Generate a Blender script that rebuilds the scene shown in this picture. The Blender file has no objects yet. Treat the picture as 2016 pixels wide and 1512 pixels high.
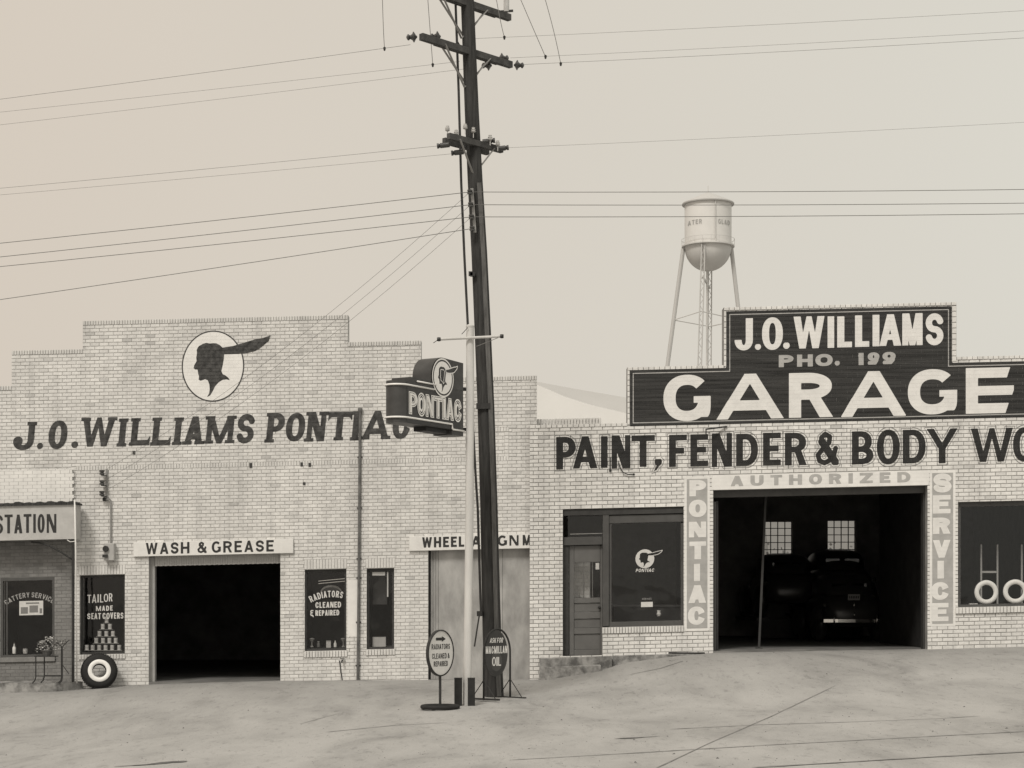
import bpy, bmesh, math, random
import numpy as np
from mathutils import Matrix, Vector
R = math.radians
rnd = random.Random(7)
scn = bpy.context.scene
COL = scn.collection

# ------------------------------------------------------------------ camera
CAMD, CAMZ, FPX = 35.0, 1.6, 3500.0
cam = bpy.data.objects.new('camera', bpy.data.cameras.new('camera'))
COL.objects.link(cam)
cam.location = (0, -CAMD, CAMZ)
cam.rotation_euler = (R(90), 0, 0)
cam.data.sensor_width = 36
cam.data.lens = 36 * FPX / 2016
cam.data.shift_y = 424 / 2016
cam.data.clip_start = .5
cam.data.clip_end = 6000
scn.camera = cam
# ------------------------------------------------------------------ sky, sun, exposure
scn.view_settings.view_transform = 'Standard'
scn.view_settings.look = 'None'
scn.view_settings.gamma = 1
scn.view_settings.use_curve_mapping = False
scn.view_settings.exposure = 0.0
SUN_EL, SUN_AZ = 48, -24            # azimuth measured from the camera side, negative to the left
W = bpy.data.worlds.new("World"); scn.world = W; W.use_nodes = True
nt = W.node_tree; nt.nodes.clear()
out = nt.nodes.new('ShaderNodeOutputWorld'); bg = nt.nodes.new('ShaderNodeBackground')
sky = nt.nodes.new('ShaderNodeTexSky'); sky.sky_type = 'NISHITA'; sky.sun_disc = False
sky.sun_elevation = R(SUN_EL); sky.sun_rotation = R(180 + SUN_AZ); sky.dust_density = 4; sky.air_density = 1
hs = nt.nodes.new('ShaderNodeHueSaturation'); hs.inputs['Saturation'].default_value = 0.0
nt.links.new(sky.outputs[0], hs.inputs['Color'])
mx = nt.nodes.new('ShaderNodeMix'); mx.data_type = 'RGBA'; mx.inputs[0].default_value = .93
nt.links.new(hs.outputs[0], mx.inputs[6])
tc = nt.nodes.new('ShaderNodeTexCoord'); sx = nt.nodes.new('ShaderNodeSeparateXYZ')
nt.links.new(tc.outputs['Generated'], sx.inputs[0])
rp = nt.nodes.new('ShaderNodeValToRGB')
mr = nt.nodes.new('ShaderNodeMapRange'); mr.inputs[1].default_value = -.3; mr.inputs[2].default_value = .3
nt.links.new(sx.outputs['X'], mr.inputs[0]); nt.links.new(mr.outputs[0], rp.inputs[0])
SK = 11.4
rp.color_ramp.elements[0].color = (.602 , .533, .453, 1)
rp.color_ramp.elements[1].color = (.632, .610, .545, 1)
vm = nt.nodes.new('ShaderNodeVectorMath'); vm.operation = 'SCALE'; vm.inputs['Scale'].default_value = SK
nt.links.new(rp.outputs[0], vm.inputs[0])
nz = nt.nodes.new('ShaderNodeTexNoise'); nz.inputs['Scale'].default_value = 2.2; nz.inputs['Detail'].default_value = 4
nt.links.new(tc.outputs['Generated'], nz.inputs['Vector'])
mrn = nt.nodes.new('ShaderNodeMapRange'); mrn.inputs[3].default_value = .955; mrn.inputs[4].default_value = 1.045
nt.links.new(nz.outputs[0], mrn.inputs[0])
vm2 = nt.nodes.new('ShaderNodeVectorMath'); vm2.operation = 'SCALE'
nt.links.new(vm.outputs[0], vm2.inputs[0]); nt.links.new(mrn.outputs[0], vm2.inputs['Scale'])
nt.links.new(vm2.outputs[0], mx.inputs[7])
nt.links.new(mx.outputs[2], bg.inputs[0]); bg.inputs[1].default_value = .1
nt.links.new(bg.outputs[0], out.inputs[0])
sun = bpy.data.objects.new('sun', bpy.data.lights.new('sun', 'SUN')); COL.objects.link(sun)
sun.data.energy = 2.05; sun.data.angle = R(14); sun.data.color = (1, .955, .88)
sun.rotation_euler = (R(90 - SUN_EL), 0, R(SUN_AZ))

# ------------------------------------------------------------------ helpers
K = 0.023                                   # the street climbs to the right and the brick courses with it
FRAME = {}
def U(px, y=0): return (px - 1008) / FPX * (CAMD + y)
def Zp(py, y=0): return CAMZ + (1180 - py) / FPX * (CAMD + y)
def UV(px, py, y=0):
    u = U(px, y); return u, Zp(py, y) - K * u

class MB:
    def __init__(s): s.v = []; s.f = []; s.m = []; s.tone = []
    def add(s, vs, fs, m=0, tone=None):
        b = len(s.v); s.v += [tuple(p) for p in vs]
        for f in fs:
            s.f.append([b + i for i in f]); s.m.append(m); s.tone.append(.5 if tone is None else tone)
        return s
    def box(s, x0, x1, y0, y1, z0, z1, m=0, tone=None):
        v = [(x0,y0,z0),(x1,y0,z0),(x1,y1,z0),(x0,y1,z0),(x0,y0,z1),(x1,y0,z1),(x1,y1,z1),(x0,y1,z1)]
        return s.add(v, [(0,3,2,1),(4,5,6,7),(0,1,5,4),(1,2,6,5),(2,3,7,6),(3,0,4,7)], m, tone)
    def cham(s, x0, x1, y0, y1, z0, z1, c=.004, m=0, tone=None):      # a box whose front edge (y0) is eased
        c = min(c, (x1-x0)*.3, (z1-z0)*.3)
        v = [(x0,y1,z0),(x1,y1,z0),(x1,y1,z1),(x0,y1,z1),(x0,y0+c,z0),(x1,y0+c,z0),(x1,y0+c,z1),(x0,y0+c,z1),
             (x0+c,y0,z0+c),(x1-c,y0,z0+c),(x1-c,y0,z1-c),(x0+c,y0,z1-c)]
        return s.add(v, [(0,1,5,4),(1,2,6,5),(2,3,7,6),(3,0,4,7),(4,5,9,8),(5,6,10,9),(6,7,11,10),(7,4,8,11),(8,9,10,11)], m, tone)
    def obox(s, p, q, w, h, m=0, up=(0,0,1)):                          # a bar from p to q, w wide, h high
        p, q = Vector(p), Vector(q); d = (q-p).normalized(); a = d.cross(Vector(up)).normalized(); b = a.cross(d)
        a, b = a*w/2, b*h/2
        v = [p-a-b, p+a-b, p+a+b, p-a+b, q-a-b, q+a-b, q+a+b, q-a+b]
        return s.add(v, [(0,3,2,1),(4,5,6,7),(0,1,5,4),(1,2,6,5),(2,3,7,6),(3,0,4,7)], m)
    def tube(s, pts, r, n=8, m=0, cap=True, closed=False):
        pts = [Vector(p) for p in pts]; N = len(pts)
        rs = r if isinstance(r, (list, tuple)) else [r]*N
        vs = []; prev = None
        for i, p in enumerate(pts):
            if closed: t = pts[(i+1) % N] - pts[i-1]
            else: t = pts[min(i+1, N-1)] - pts[max(i-1, 0)]
            t.normalize()
            a = prev if prev is not None else (Vector((0,0,1)) if abs(t.z) < .9 else Vector((1,0,0)))
            a = (a - t*a.dot(t)).normalized(); prev = a; b = t.cross(a)
            for j in range(n):
                an = 2*math.pi*j/n; vs.append(p + (a*math.cos(an) + b*math.sin(an))*rs[i])
        fs = []
        for i in range(N if closed else N-1):
            k = (i+1) % N
            for j in range(n): fs.append((i*n+j, i*n+(j+1) % n, k*n+(j+1) % n, k*n+j))
        if cap and not closed: fs += [tuple(range(n))[::-1], tuple((N-1)*n+j for j in range(n))]
        return s.add(vs, fs, m)
    def lathe(s, prof, c=(0,0,0), ax='z', n=20, m=0, closed=False):
        vs = []
        for (r, h) in prof:
            for j in range(n):
                a = 2*math.pi*j/n; x, y = r*math.cos(a), r*math.sin(a)
                p = {'z': (x, y, h), 'y': (x, h, y), 'x': (h, x, y)}[ax]
                vs.append((c[0]+p[0], c[1]+p[1], c[2]+p[2]))
        P = len(prof); fs = []
        for i in range(P if closed else P-1):
            k = (i+1) % P
            for j in range(n): fs.append((i*n+j, i*n+(j+1) % n, k*n+(j+1) % n, k*n+j))
        if not closed:
            if prof[0][0] > 1e-4: fs.append(tuple(range(n)))
            if prof[-1][0] > 1e-4: fs.append(tuple((P-1)*n+j for j in range(n)))
        return s.add(vs, fs, m)
    def prism(s, poly, a, b, ax='y', m=0):                              # polygon in the facade plane, extruded
        n = len(poly)
        P = lambda p, t: {'y': (p[0], t, p[1]), 'z': (p[0], p[1], t)}[ax]
        vs = [P(p, a) for p in poly] + [P(p, b) for p in poly]
        fs = [tuple(range(n)), tuple(range(2*n-1, n-1, -1))] + [(i, (i+1) % n, n+(i+1) % n, n+i) for i in range(n)]
        return s.add(vs, fs, m)
    def xf(s, M):
        s.v = [tuple(M @ Vector(p)) for p in s.v]; return s
    def build(s, name, mats, parent=None, shear=False, smooth=False, merge=False, tone=False, fixn=True):
        me = bpy.data.meshes.new(name)
        vs = [(x, y, z + K*x) for x, y, z in s.v] if shear else s.v
        me.from_pydata(vs, [], s.f)
        for mm in (mats if isinstance(mats, (list, tuple)) else [mats]): me.materials.append(mm)
        me.polygons.foreach_set('material_index', s.m)
        if tone:
            at = me.attributes.new('tone', 'FLOAT', 'FACE'); at.data.foreach_set('value', s.tone)
        if merge or fixn:
            bm = bmesh.new(); bm.from_mesh(me)
            if merge: bmesh.ops.remove_doubles(bm, verts=bm.verts, dist=2e-5)
            if fixn: bmesh.ops.recalc_face_normals(bm, faces=bm.faces)
            bm.to_mesh(me); bm.free()
        if smooth: me.polygons.foreach_set('use_smooth', [True]*len(me.polygons)); 
        me.update()
        o = bpy.data.objects.new(name, me); COL.objects.link(o)
        if parent: o.parent = parent
        if smooth == 'auto':
            try: me.set_sharp_from_angle(angle=R(35))
            except Exception: pass
        return o

def tag(o, label=None, cat=None, group=None, kind=None):
    if label: o['label'] = label
    if cat: o['category'] = cat
    if group: o['group'] = group
    if kind: o['kind'] = kind
    return o
def thing(name, label, cat, loc=(0,0,0), rz=0, group=None):
    o = bpy.data.objects.new(name, None); COL.objects.link(o)
    o.location = loc; o.rotation_euler = (0,0,rz); o.empty_display_size = .2
    return tag(o, label, cat, group)
def dup(root, loc=None, rz=None, label=None, group=None):
    def cp(o, par):
        c = o.copy(); COL.objects.link(c)
        if par: c.parent = par
        for ch in list(o.children): cp(ch, c)
        return c
    r = cp(root, None)
    if loc is not None: r.location = loc
    if rz is not None: r.rotation_euler = (0,0,rz)
    if label: r['label'] = label
    if group: r['group'] = group
    return r

# ------------------------------------------------------------------ materials
def nodes(name):
    m = bpy.data.materials.new(name); m.use_nodes = True
    n = m.node_tree.nodes; b = n['Principled BSDF']; return m, m.node_tree, n, b
def g3(v, tint=(1, .98, .945)):
    return (v*tint[0], v*tint[1], v*tint[2], 1)
def mat(name, v, rough=.8, var=.15, scale=6, bump=.0, bscale=40, metal=0, stretch=(1,1,1), spec=.3, v2=None, contrast=(.3,.7)):
    m, t, n, b = nodes(name); L = t.links.new
    tcn = n.new('ShaderNodeTexCoord'); mp = n.new('ShaderNodeMapping'); mp.inputs['Scale'].default_value = stretch
    L(tcn.outputs['Object'], mp.inputs[0])
    nz = n.new('ShaderNodeTexNoise'); nz.inputs['Scale'].default_value = scale; nz.inputs['Detail'].default_value = 6
    nz.inputs['Roughness'].default_value = .6
    L(mp.outputs[0], nz.inputs['Vector'])
    cr = n.new('ShaderNodeValToRGB'); cr.color_ramp.elements[0].position = contrast[0]; cr.color_ramp.elements[1].position = contrast[1]
    cr.color_ramp.elements[0].color = g3(v*(1-var)); cr.color_ramp.elements[1].color = g3(v2 if v2 else v*(1+var))
    L(nz.outputs[0], cr.inputs[0]); L(cr.outputs[0], b.inputs['Base Color'])
    b.inputs['Roughness'].default_value = rough; b.inputs['Metallic'].default_value = metal
    b.inputs['Specular IOR Level'].default_value = spec
    if bump:
        n2 = n.new('ShaderNodeTexNoise'); n2.inputs['Scale'].default_value = bscale; n2.inputs['Detail'].default_value = 5
        L(mp.outputs[0], n2.inputs['Vector'])
        bp = n.new('ShaderNodeBump'); bp.inputs['Strength'].default_value = bump; bp.inputs['Distance'].default_value = .01
        L(n2.outputs[0], bp.inputs['Height']); L(bp.outputs[0], b.inputs['Normal'])
    return m
def brick_mat(name, lo, hi, grime=.25):
    m, t, n, b = nodes(name); L = t.links.new
    at = n.new('ShaderNodeAttribute'); at.attribute_name = 'tone'
    cr = n.new('ShaderNodeValToRGB'); cr.color_ramp.elements[0].color = g3(lo); cr.color_ramp.elements[1].color = g3(hi)
    e = cr.color_ramp.elements.new(.12); e.color = g3(lo + (hi-lo)*.45)
    L(at.outputs['Fac'], cr.inputs[0])
    ge = n.new('ShaderNodeNewGeometry')
    n1 = n.new('ShaderNodeTexNoise'); n1.inputs['Scale'].default_value = .8; n1.inputs['Detail'].default_value = 7; n1.inputs['Roughness'].default_value = .65
    L(ge.outputs['Position'], n1.inputs['Vector'])
    m1 = n.new('ShaderNodeMapRange'); m1.inputs[1].default_value = .33; m1.inputs[2].default_value = .6; m1.inputs[3].default_value = 1-grime; m1.inputs[4].default_value = 1.0
    L(n1.outputs[0], m1.inputs[0])
    n2 = n.new('ShaderNodeTexNoise'); n2.inputs['Scale'].default_value = 28; n2.inputs['Detail'].default_value = 4
    L(ge.outputs['Position'], n2.inputs['Vector'])
    m2 = n.new('ShaderNodeMapRange'); m2.inputs[1].default_value = .25; m2.inputs[2].default_value = .75; m2.inputs[3].default_value = .9; m2.inputs[4].default_value = 1.08
    L(n2.outputs[0], m2.inputs[0])
    mu = n.new('ShaderNodeMath'); mu.operation = 'MULTIPLY'; L(m1.outputs[0], mu.inputs[0]); L(m2.outputs[0], mu.inputs[1])
    mp3 = n.new('ShaderNodeMapping'); mp3.inputs['Scale'].default_value = (2.6, 1, .22); L(ge.outputs['Position'], mp3.inputs[0])
    n3 = n.new('ShaderNodeTexNoise'); n3.inputs['Scale'].default_value = 1.6; n3.inputs['Detail'].default_value = 6; n3.inputs['Roughness'].default_value = .6; L(mp3.outputs[0], n3.inputs['Vector'])
    m3 = n.new('ShaderNodeMapRange'); m3.inputs[1].default_value = .36; m3.inputs[2].default_value = .52; m3.inputs[3].default_value = .88; m3.inputs[4].default_value = 1.0; L(n3.outputs[0], m3.inputs[0])
    mu3 = n.new('ShaderNodeMath'); mu3.operation = 'MULTIPLY'; L(mu.outputs[0], mu3.inputs[0]); L(m3.outputs[0], mu3.inputs[1])
    vm = n.new('ShaderNodeVectorMath'); vm.operation = 'SCALE'; L(cr.outputs[0], vm.inputs[0]); L(mu3.outputs[0], vm.inputs['Scale'])
    L(vm.outputs[0], b.inputs['Base Color']); b.inputs['Roughness'].default_value = .85; b.inputs['Specular IOR Level'].default_value = .2
    bp = n.new('ShaderNodeBump'); bp.inputs['Strength'].default_value = .35; bp.inputs['Distance'].default_value = .006
    L(n2.outputs[0], bp.inputs['Height']); L(bp.outputs[0], b.inputs['Normal'])
    return m
def glass_mat(name, tint=.75, refl=1.0):
    m, t, n, b = nodes(name); L = t.links.new; n.remove(b)
    o = n['Material Output']; tr = n.new('ShaderNodeBsdfTransparent'); gl = n.new('ShaderNodeBsdfGlossy')
    tr.inputs[0].default_value = (tint, tint, tint, 1); gl.inputs['Roughness'].default_value = .03
    ge = n.new('ShaderNodeNewGeometry'); dt = n.new('ShaderNodeVectorMath'); dt.operation = 'DOT_PRODUCT'
    L(ge.outputs['Normal'], dt.inputs[0]); L(ge.outputs['Incoming'], dt.inputs[1])
    def mth(op, a, b2=None):
        q = n.new('ShaderNodeMath'); q.operation = op
        for i_, v_ in enumerate((a, b2)):
            if v_ is None: continue
            if isinstance(v_, (int, float)): q.inputs[i_].default_value = v_
            else: L(v_, q.inputs[i_])
        return q.outputs[0]
    fr_ = mth('ADD', mth('MULTIPLY', mth('POWER', mth('SUBTRACT', 1.0, mth('ABSOLUTE', dt.outputs['Value'])), 5.0), .92), .055)
    tcn = n.new('ShaderNodeTexCoord'); nz = n.new('ShaderNodeTexNoise'); nz.inputs['Scale'].default_value = 1.3
    L(tcn.outputs['Object'], nz.inputs['Vector'])
    bp = n.new('ShaderNodeBump'); bp.inputs['Strength'].default_value = .25; bp.inputs['Distance'].default_value = .03
    L(nz.outputs[0], bp.inputs['Height']); L(bp.outputs[0], gl.inputs['Normal'])
    mu = n.new('ShaderNodeMath'); mu.operation = 'MULTIPLY'; mu.inputs[1].default_value = refl; L(fr_, mu.inputs[0])
    mx = n.new('ShaderNodeMixShader'); L(mu.outputs[0], mx.inputs[0]); L(tr.outputs[0], mx.inputs[1]); L(gl.outputs[0], mx.inputs[2])
    L(mx.outputs[0], o.inputs[0]); return m

M = {}
M['brickL'] = brick_mat('cream_brick', .52, .80, .17)
M['brickR'] = brick_mat('pale_brick', .54, .84, .12)
M['mortarL'] = mat('weathered_mortar', .45, .95, .25, 3, .3, 60)
M['mortarR'] = mat('grey_mortar', .31, .95, .3, 2.5, .3, 60)
M['brickS'] = brick_mat('station_brick', .17, .29, .3)  # station wall bricks, a darker grey than the other walls
M['white'] = mat('white_paint', .74, .6, .07, 5, .1, 30)
M['whitewash'] = mat('whitewashed_brick', .78, .8, .07, 4, .15, 30)
M['black'] = mat('black_paint', .022, .55, .3, 9, .15, 40)
M['letter'] = mat('faded_black_lettering', .05, .75, .35, 9, .2, 60, v2=.11, contrast=(.35,.75))
M['letterR'] = mat('black_lettering', .022, .6, .35, 6, .2, 60, v2=.036)
M['boardpaint'] = mat('black_wall_paint', .024, .5, .35, 3, .2, 60, stretch=(.3,1,7), v2=.055)
M['outline'] = mat('thin_outline_paint', .22, .8, .2, 8)
M['greypaint'] = mat('grey_sign_paint', .40, .75, .1, 6, .15, 50)
M['greyletter'] = mat('light_grey_lettering', .42, .75, .12, 6, .15, 50)
M['signletter'] = mat('sign_lettering', .035, .6, .2, 9)
M['wood_dark'] = mat('dark_creosoted_wood', .038, .85, .4, 4, .6, 30, stretch=(6,6,.5), v2=.065)
M['wood_grey'] = mat('weathered_grey_wood', .11, .85, .35, 5, .5, 30, stretch=(5,5,.6))
M['arm'] = mat('weathered_crossarm_wood', .075, .85, .35, 7, .4, 30)
M['frame'] = mat('dark_window_frame_paint', .05, .6, .2, 8, .1, 40)
M['doorpaint'] = mat('grey_door_paint', .145, .6, .12, 4, .1, 40)
M['framegrey'] = mat('grey_frame_paint', .085, .6, .15, 5, .1, 40)
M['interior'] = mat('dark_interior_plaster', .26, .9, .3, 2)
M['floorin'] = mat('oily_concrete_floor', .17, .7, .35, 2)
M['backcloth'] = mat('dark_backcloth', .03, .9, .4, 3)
M['postpaint'] = mat('grimy_post_paint', .58, .7, .12, 2.5, .15, 20, stretch=(3,3,.5), v2=.66)
M['metal'] = mat('dull_grey_metal', .30, .5, .15, 9, metal=.3)
M['darkmetal'] = mat('dark_iron', .035, .5, .3, 12)
M['pipe'] = mat('rusty_downpipe', .13, .7, .35, 7)
M['rubber'] = mat('tyre_rubber', .022, .75, .25, 10)
M['whitewall'] = mat('whitewall_rubber', .85, .6, .04, 10)
M['concrete'] = mat('rough_concrete', .25, .95, .4, 5, .6, 20, v2=.42)
M['stone'] = mat('stained_step_concrete', .20, .95, .4, 4.5, .7, 18, v2=.36, contrast=(.38,.62))
M['mortarS'] = mat('station_mortar', .17, .95, .2, 3)
M['wire'] = mat('weathered_wire', .17, .6, .2, 10)
M['ceramic'] = mat('brown_porcelain', .06, .25, .2, 10, spec=.5)
M['glassins'] = mat('pale_porcelain', .5, .25, .1, 10, spec=.5)
M['neonwhite'] = mat('white_enamel_tube', .88, .35, .05, 9)
M['signface'] = mat('dark_porcelain_enamel', .030, .35, .3, 3, v2=.045, spec=.5)
M['signrim'] = mat('dark_enamel_sheet', .055, .45, .3, 4, spec=.4)
M['towerroof'] = mat('tower_roof_paint', .50, .6, .04, .4)
M['tower'] = mat('silver_tower_paint', .70, .6, .06, .4)
M['towerdark'] = mat('darker_tower_paint', .60, .6, .1, .5)  # slightly darker tower tone for bowl, balcony, railing and struts
M['panel'] = mat('plywood_door_panel', .34, .8, .28, 1.6, .2, 30, stretch=(1.8,1,.8), v2=.47)
M['rollup'] = mat('pale_rollup_edge', .42, .7, .08, 8)
M['carpaint'] = mat('dark_car_paint', .035, .3, .2, 2, spec=.6)
M['chrome'] = mat('worn_chrome', .75, .2, .05, 5, metal=1)
M['can'] = mat('pale_tin_can', .62, .5, .1, 20)
M['leaf'] = mat('pale_leaves', .22, .7, .5, 30, v2=.5)
M['leafdark'] = mat('tree_leaves', .07, .7, .4, 20, v2=.12)
M['bark'] = mat('tree_bark', .12, .9, .3, 10)
M['goldleaf'] = mat('pale_window_lettering', .62, .6, .08, 20)
M['goldfaint'] = mat('faint_window_lettering', .20, .6, .2, 20)
M['goldmid'] = mat('dim_window_lettering', .36, .6, .2, 20)
M['card'] = mat('paper_card', .6, .8, .08, 20)
M['cardink'] = mat('card_ink', .2, .8, .08, 20)
M['greytint'] = mat('grey_board', .47, .7, .1, 6)
M['roof'] = mat('tar_roof', .12, .9, .2, 2)
M['shedroof'] = mat('white_metal_roof', .80, .6, .03, .5)
M['glass'] = glass_mat('window_glass', .90, 1.0)
M['glass2'] = glass_mat('rear_window_glass', .42, 1.0)
M['grass'] = mat('dry_grass', .2, .9, .3, 3)

# ------------------------------------------------------------------ ground
G0 = [(-40,-.9),(-12,-.24),(-8.6,-.16),(-7,-.07),(-4.5,.0),(0,.025),(.5,.03),(1.72,.22),(2.2,.36),(3.3,.5),(3.95,.555),(8.2,.62),(10.2,.68),(14,.75),(40,1.2)]
def interp(T, x):
    if x <= T[0][0]: return T[0][1]
    for (a, b), (c, d) in zip(T, T[1:]):
        if x <= c: return b + (d-b)*(x-a)/(c-a)
    return T[-1][1]
def sstep(t): t = max(0., min(1., t)); return t*t*(3-2*t)
def gz(x, y):
    g0 = interp(G0, x); s = -.18 + .045*max(-14, min(14, x))
    if y > .25: return -.6 - .3*min(1, (y-.25))
    if y > 0: return g0
    t = sstep(-y/9.0)
    z = g0*(1-t) + s*t
    far = sstep((-y-14)/30); z = z*(1-far) + (-.25 + .3*s)*far
    z += .012*math.sin(x*1.7+y*.9)*math.sin(y*1.3-x*.4)*min(1, -y/2)
    return z
def gpt(px, py):
    d = 28.
    for _ in range(80):
        y = d - CAMD; x = (px-1008)/FPX*d
        d = .6*d + .4*(CAMZ - gz(x, y))*FPX/(py-1180)
    y = d - CAMD; x = (px-1008)/FPX*d
    return Vector((x, y, gz(x, y)))

def ground_mat():
    m, t, n, b = nodes('worn_concrete_apron'); L = t.links.new
    ge = n.new('ShaderNodeNewGeometry')
    mp = n.new('ShaderNodeMapping'); mp.inputs['Scale'].default_value = (.75, .26, 1); mp.inputs['Rotation'].default_value = (0,0,R(-14))
    L(ge.outputs['Position'], mp.inputs[0])
    a = n.new('ShaderNodeTexNoise'); a.inputs['Scale'].default_value = 1.0; a.inputs['Detail'].default_value = 9; a.inputs['Roughness'].default_value = .62; a.inputs['Distortion'].default_value = .5
    L(mp.outputs[0], a.inputs['Vector'])
    c = n.new('ShaderNodeValToRGB'); e = c.color_ramp.elements
    e[0].position = .32; e[0].color = g3(.27); e[1].position = .62; e[1].color = g3(.405)
    e2 = e.new(.46); e2.color = g3(.35)
    L(a.outputs[0], c.inputs[0])
    # dark flecks and short streaks
    mp2 = n.new('ShaderNodeMapping'); mp2.inputs['Scale'].default_value = (1.5, .42, 1); mp2.inputs['Rotation'].default_value = (0,0,R(20)); L(ge.outputs['Position'], mp2.inputs[0])
    f = n.new('ShaderNodeTexNoise'); f.inputs['Scale'].default_value = 5.5; f.inputs['Detail'].default_value = 7; f.inputs['Roughness'].default_value = .72
    L(mp2.outputs[0], f.inputs['Vector'])
    r = n.new('ShaderNodeMapRange'); r.inputs[1].default_value = .36; r.inputs[2].default_value = .45; r.inputs[3].default_value = .80; r.inputs[4].default_value = 1
    L(f.outputs[0], r.inputs[0])
    s = n.new('ShaderNodeTexNoise'); s.inputs['Scale'].default_value = 60; s.inputs['Detail'].default_value = 3; L(ge.outputs['Position'], s.inputs['Vector'])
    r2 = n.new('ShaderNodeMapRange'); r2.inputs[1].default_value = .3; r2.inputs[2].default_value = .7; r2.inputs[3].default_value = .88; r2.inputs[4].default_value = 1.1
    L(s.outputs[0], r2.inputs[0])
    mu = n.new('ShaderNodeMath'); mu.operation = 'MULTIPLY'; L(r.outputs[0], mu.inputs[0]); L(r2.outputs[0], mu.inputs[1])
    vm = n.new('ShaderNodeVectorMath'); vm.operation = 'SCALE'; L(c.outputs[0], vm.inputs[0]); L(mu.outputs[0], vm.inputs['Scale'])
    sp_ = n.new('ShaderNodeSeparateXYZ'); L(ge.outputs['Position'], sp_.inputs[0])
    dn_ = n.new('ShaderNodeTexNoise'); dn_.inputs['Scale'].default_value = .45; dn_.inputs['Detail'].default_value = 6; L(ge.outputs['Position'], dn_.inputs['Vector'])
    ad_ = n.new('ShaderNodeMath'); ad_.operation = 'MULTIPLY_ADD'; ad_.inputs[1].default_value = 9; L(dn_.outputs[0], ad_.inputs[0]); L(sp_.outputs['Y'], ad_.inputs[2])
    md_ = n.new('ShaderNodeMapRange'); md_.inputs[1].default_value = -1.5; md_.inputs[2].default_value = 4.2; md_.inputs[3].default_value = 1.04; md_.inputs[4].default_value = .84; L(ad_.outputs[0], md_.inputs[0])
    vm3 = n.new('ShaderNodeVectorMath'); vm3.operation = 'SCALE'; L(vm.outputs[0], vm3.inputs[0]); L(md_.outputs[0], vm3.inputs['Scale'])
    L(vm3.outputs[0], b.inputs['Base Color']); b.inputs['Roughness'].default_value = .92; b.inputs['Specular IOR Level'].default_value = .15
    bp = n.new('ShaderNodeBump'); bp.inputs['Strength'].default_value = .35; bp.inputs['Distance'].default_value = .02
    L(f.outputs[0], bp.inputs['Height']); L(bp.outputs[0], b.inputs['Normal'])
    return m
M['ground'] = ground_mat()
M['crack'] = mat('dark_ground_seam', .22, .95, .2, 3, v2=.33)
M['smear'] = mat('oil_smear', .10, .95, .3, 3, v2=.2)
xs = [-2500,-900,-300,-100,-50,-30,-20] + [-14+.25*i for i in range(113)] + [20,30,50,100,300,900,2500]
ys = [-1500,-500,-200,-100,-70,-55] + [-50+1.*i for i in range(22)] + [-28+.25*i for i in range(112)] + [0,.25,.3,1.3,6,20,60,150,400,1200,3000]
b = MB(); nx = len(xs)
b.v = [(x, y, gz(x, y)) for y in ys for x in xs]
b.f = [[j*nx+i, j*nx+i+1, (j+1)*nx+i+1, (j+1)*nx+i] for j in range(len(ys)-1) for i in range(nx-1)]
b.m = [0]*len(b.f)
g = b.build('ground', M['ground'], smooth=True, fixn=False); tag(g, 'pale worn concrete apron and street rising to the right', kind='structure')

def seam(pts, w, name='ground_seam', m='crack', label=None, jit=.3):
    P = []
    for (a, c), (d, e) in zip(pts, pts[1:]):
        n = max(2, int(abs(d-a)/14))
        for i in range(n): P.append((a+(d-a)*i/n, c+(e-c)*i/n))
    P.append(pts[-1]); Q = [gpt(*p) for p in P]
    vs = []
    for i, p in enumerate(Q):
        t = Q[min(i+1, len(Q)-1)] - Q[max(0, i-1)]; nn = Vector((-t.y, t.x, 0)).normalized()
        ww = w*(1 + jit*(rnd.random()*2-1)) * (.25 if i in (0, len(Q)-1) else 1)
        for sgn in (-1, 1):
            q = p + nn*ww*sgn; vs.append((q.x, q.y, gz(q.x, q.y)+.006))
    mb = MB(); mb.add(vs, [(2*i, 2*i+1, 2*i+3, 2*i+2) for i in range(len(Q)-1)])
    o = mb.build(name, M[m], fixn=False); tag(o, label, kind='structure'); return o
seam([(1000,1497),(1250,1483),(1500,1468),(1760,1454),(2030,1440)], .022, label='long thin dark seam along the street edge')
seam([(1290,1514),(1400,1462),(1520,1410),(1645,1350)], .009, label='diagonal joint line crossing the apron')
seam([(1320,1436),(1500,1427),(1640,1423),(1850,1415),(1930,1410)], .022, label='faint seam in front of the garage ramp')
seam([(1480,1512),(1600,1505),(1800,1493),(2030,1480)], .035, label='dark seam near the bottom right of the street')
seam([(225,1510),(290,1506),(345,1500),(362,1501)], .07, label='dark streak on the street at the left', jit=.7, m='smear')
seam([(590,1426),(640,1412),(672,1404)], .010, label='short crack left of the poles')
seam([(640,1442),(700,1436),(780,1428),(880,1423)], .022, label='thin crack in front of the round sign base')
seam([(1425,1458),(1470,1456),(1600,1450)], .0001)if False else None
seam([(1210,1455),(1235,1454),(1300,1450)], .05, m='smear', label='short dark smear on the apron', jit=.7)
seam([(1232,1330),(1300,1316),(1400,1284)], .015, label='crack running to the garage door corner')

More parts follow.
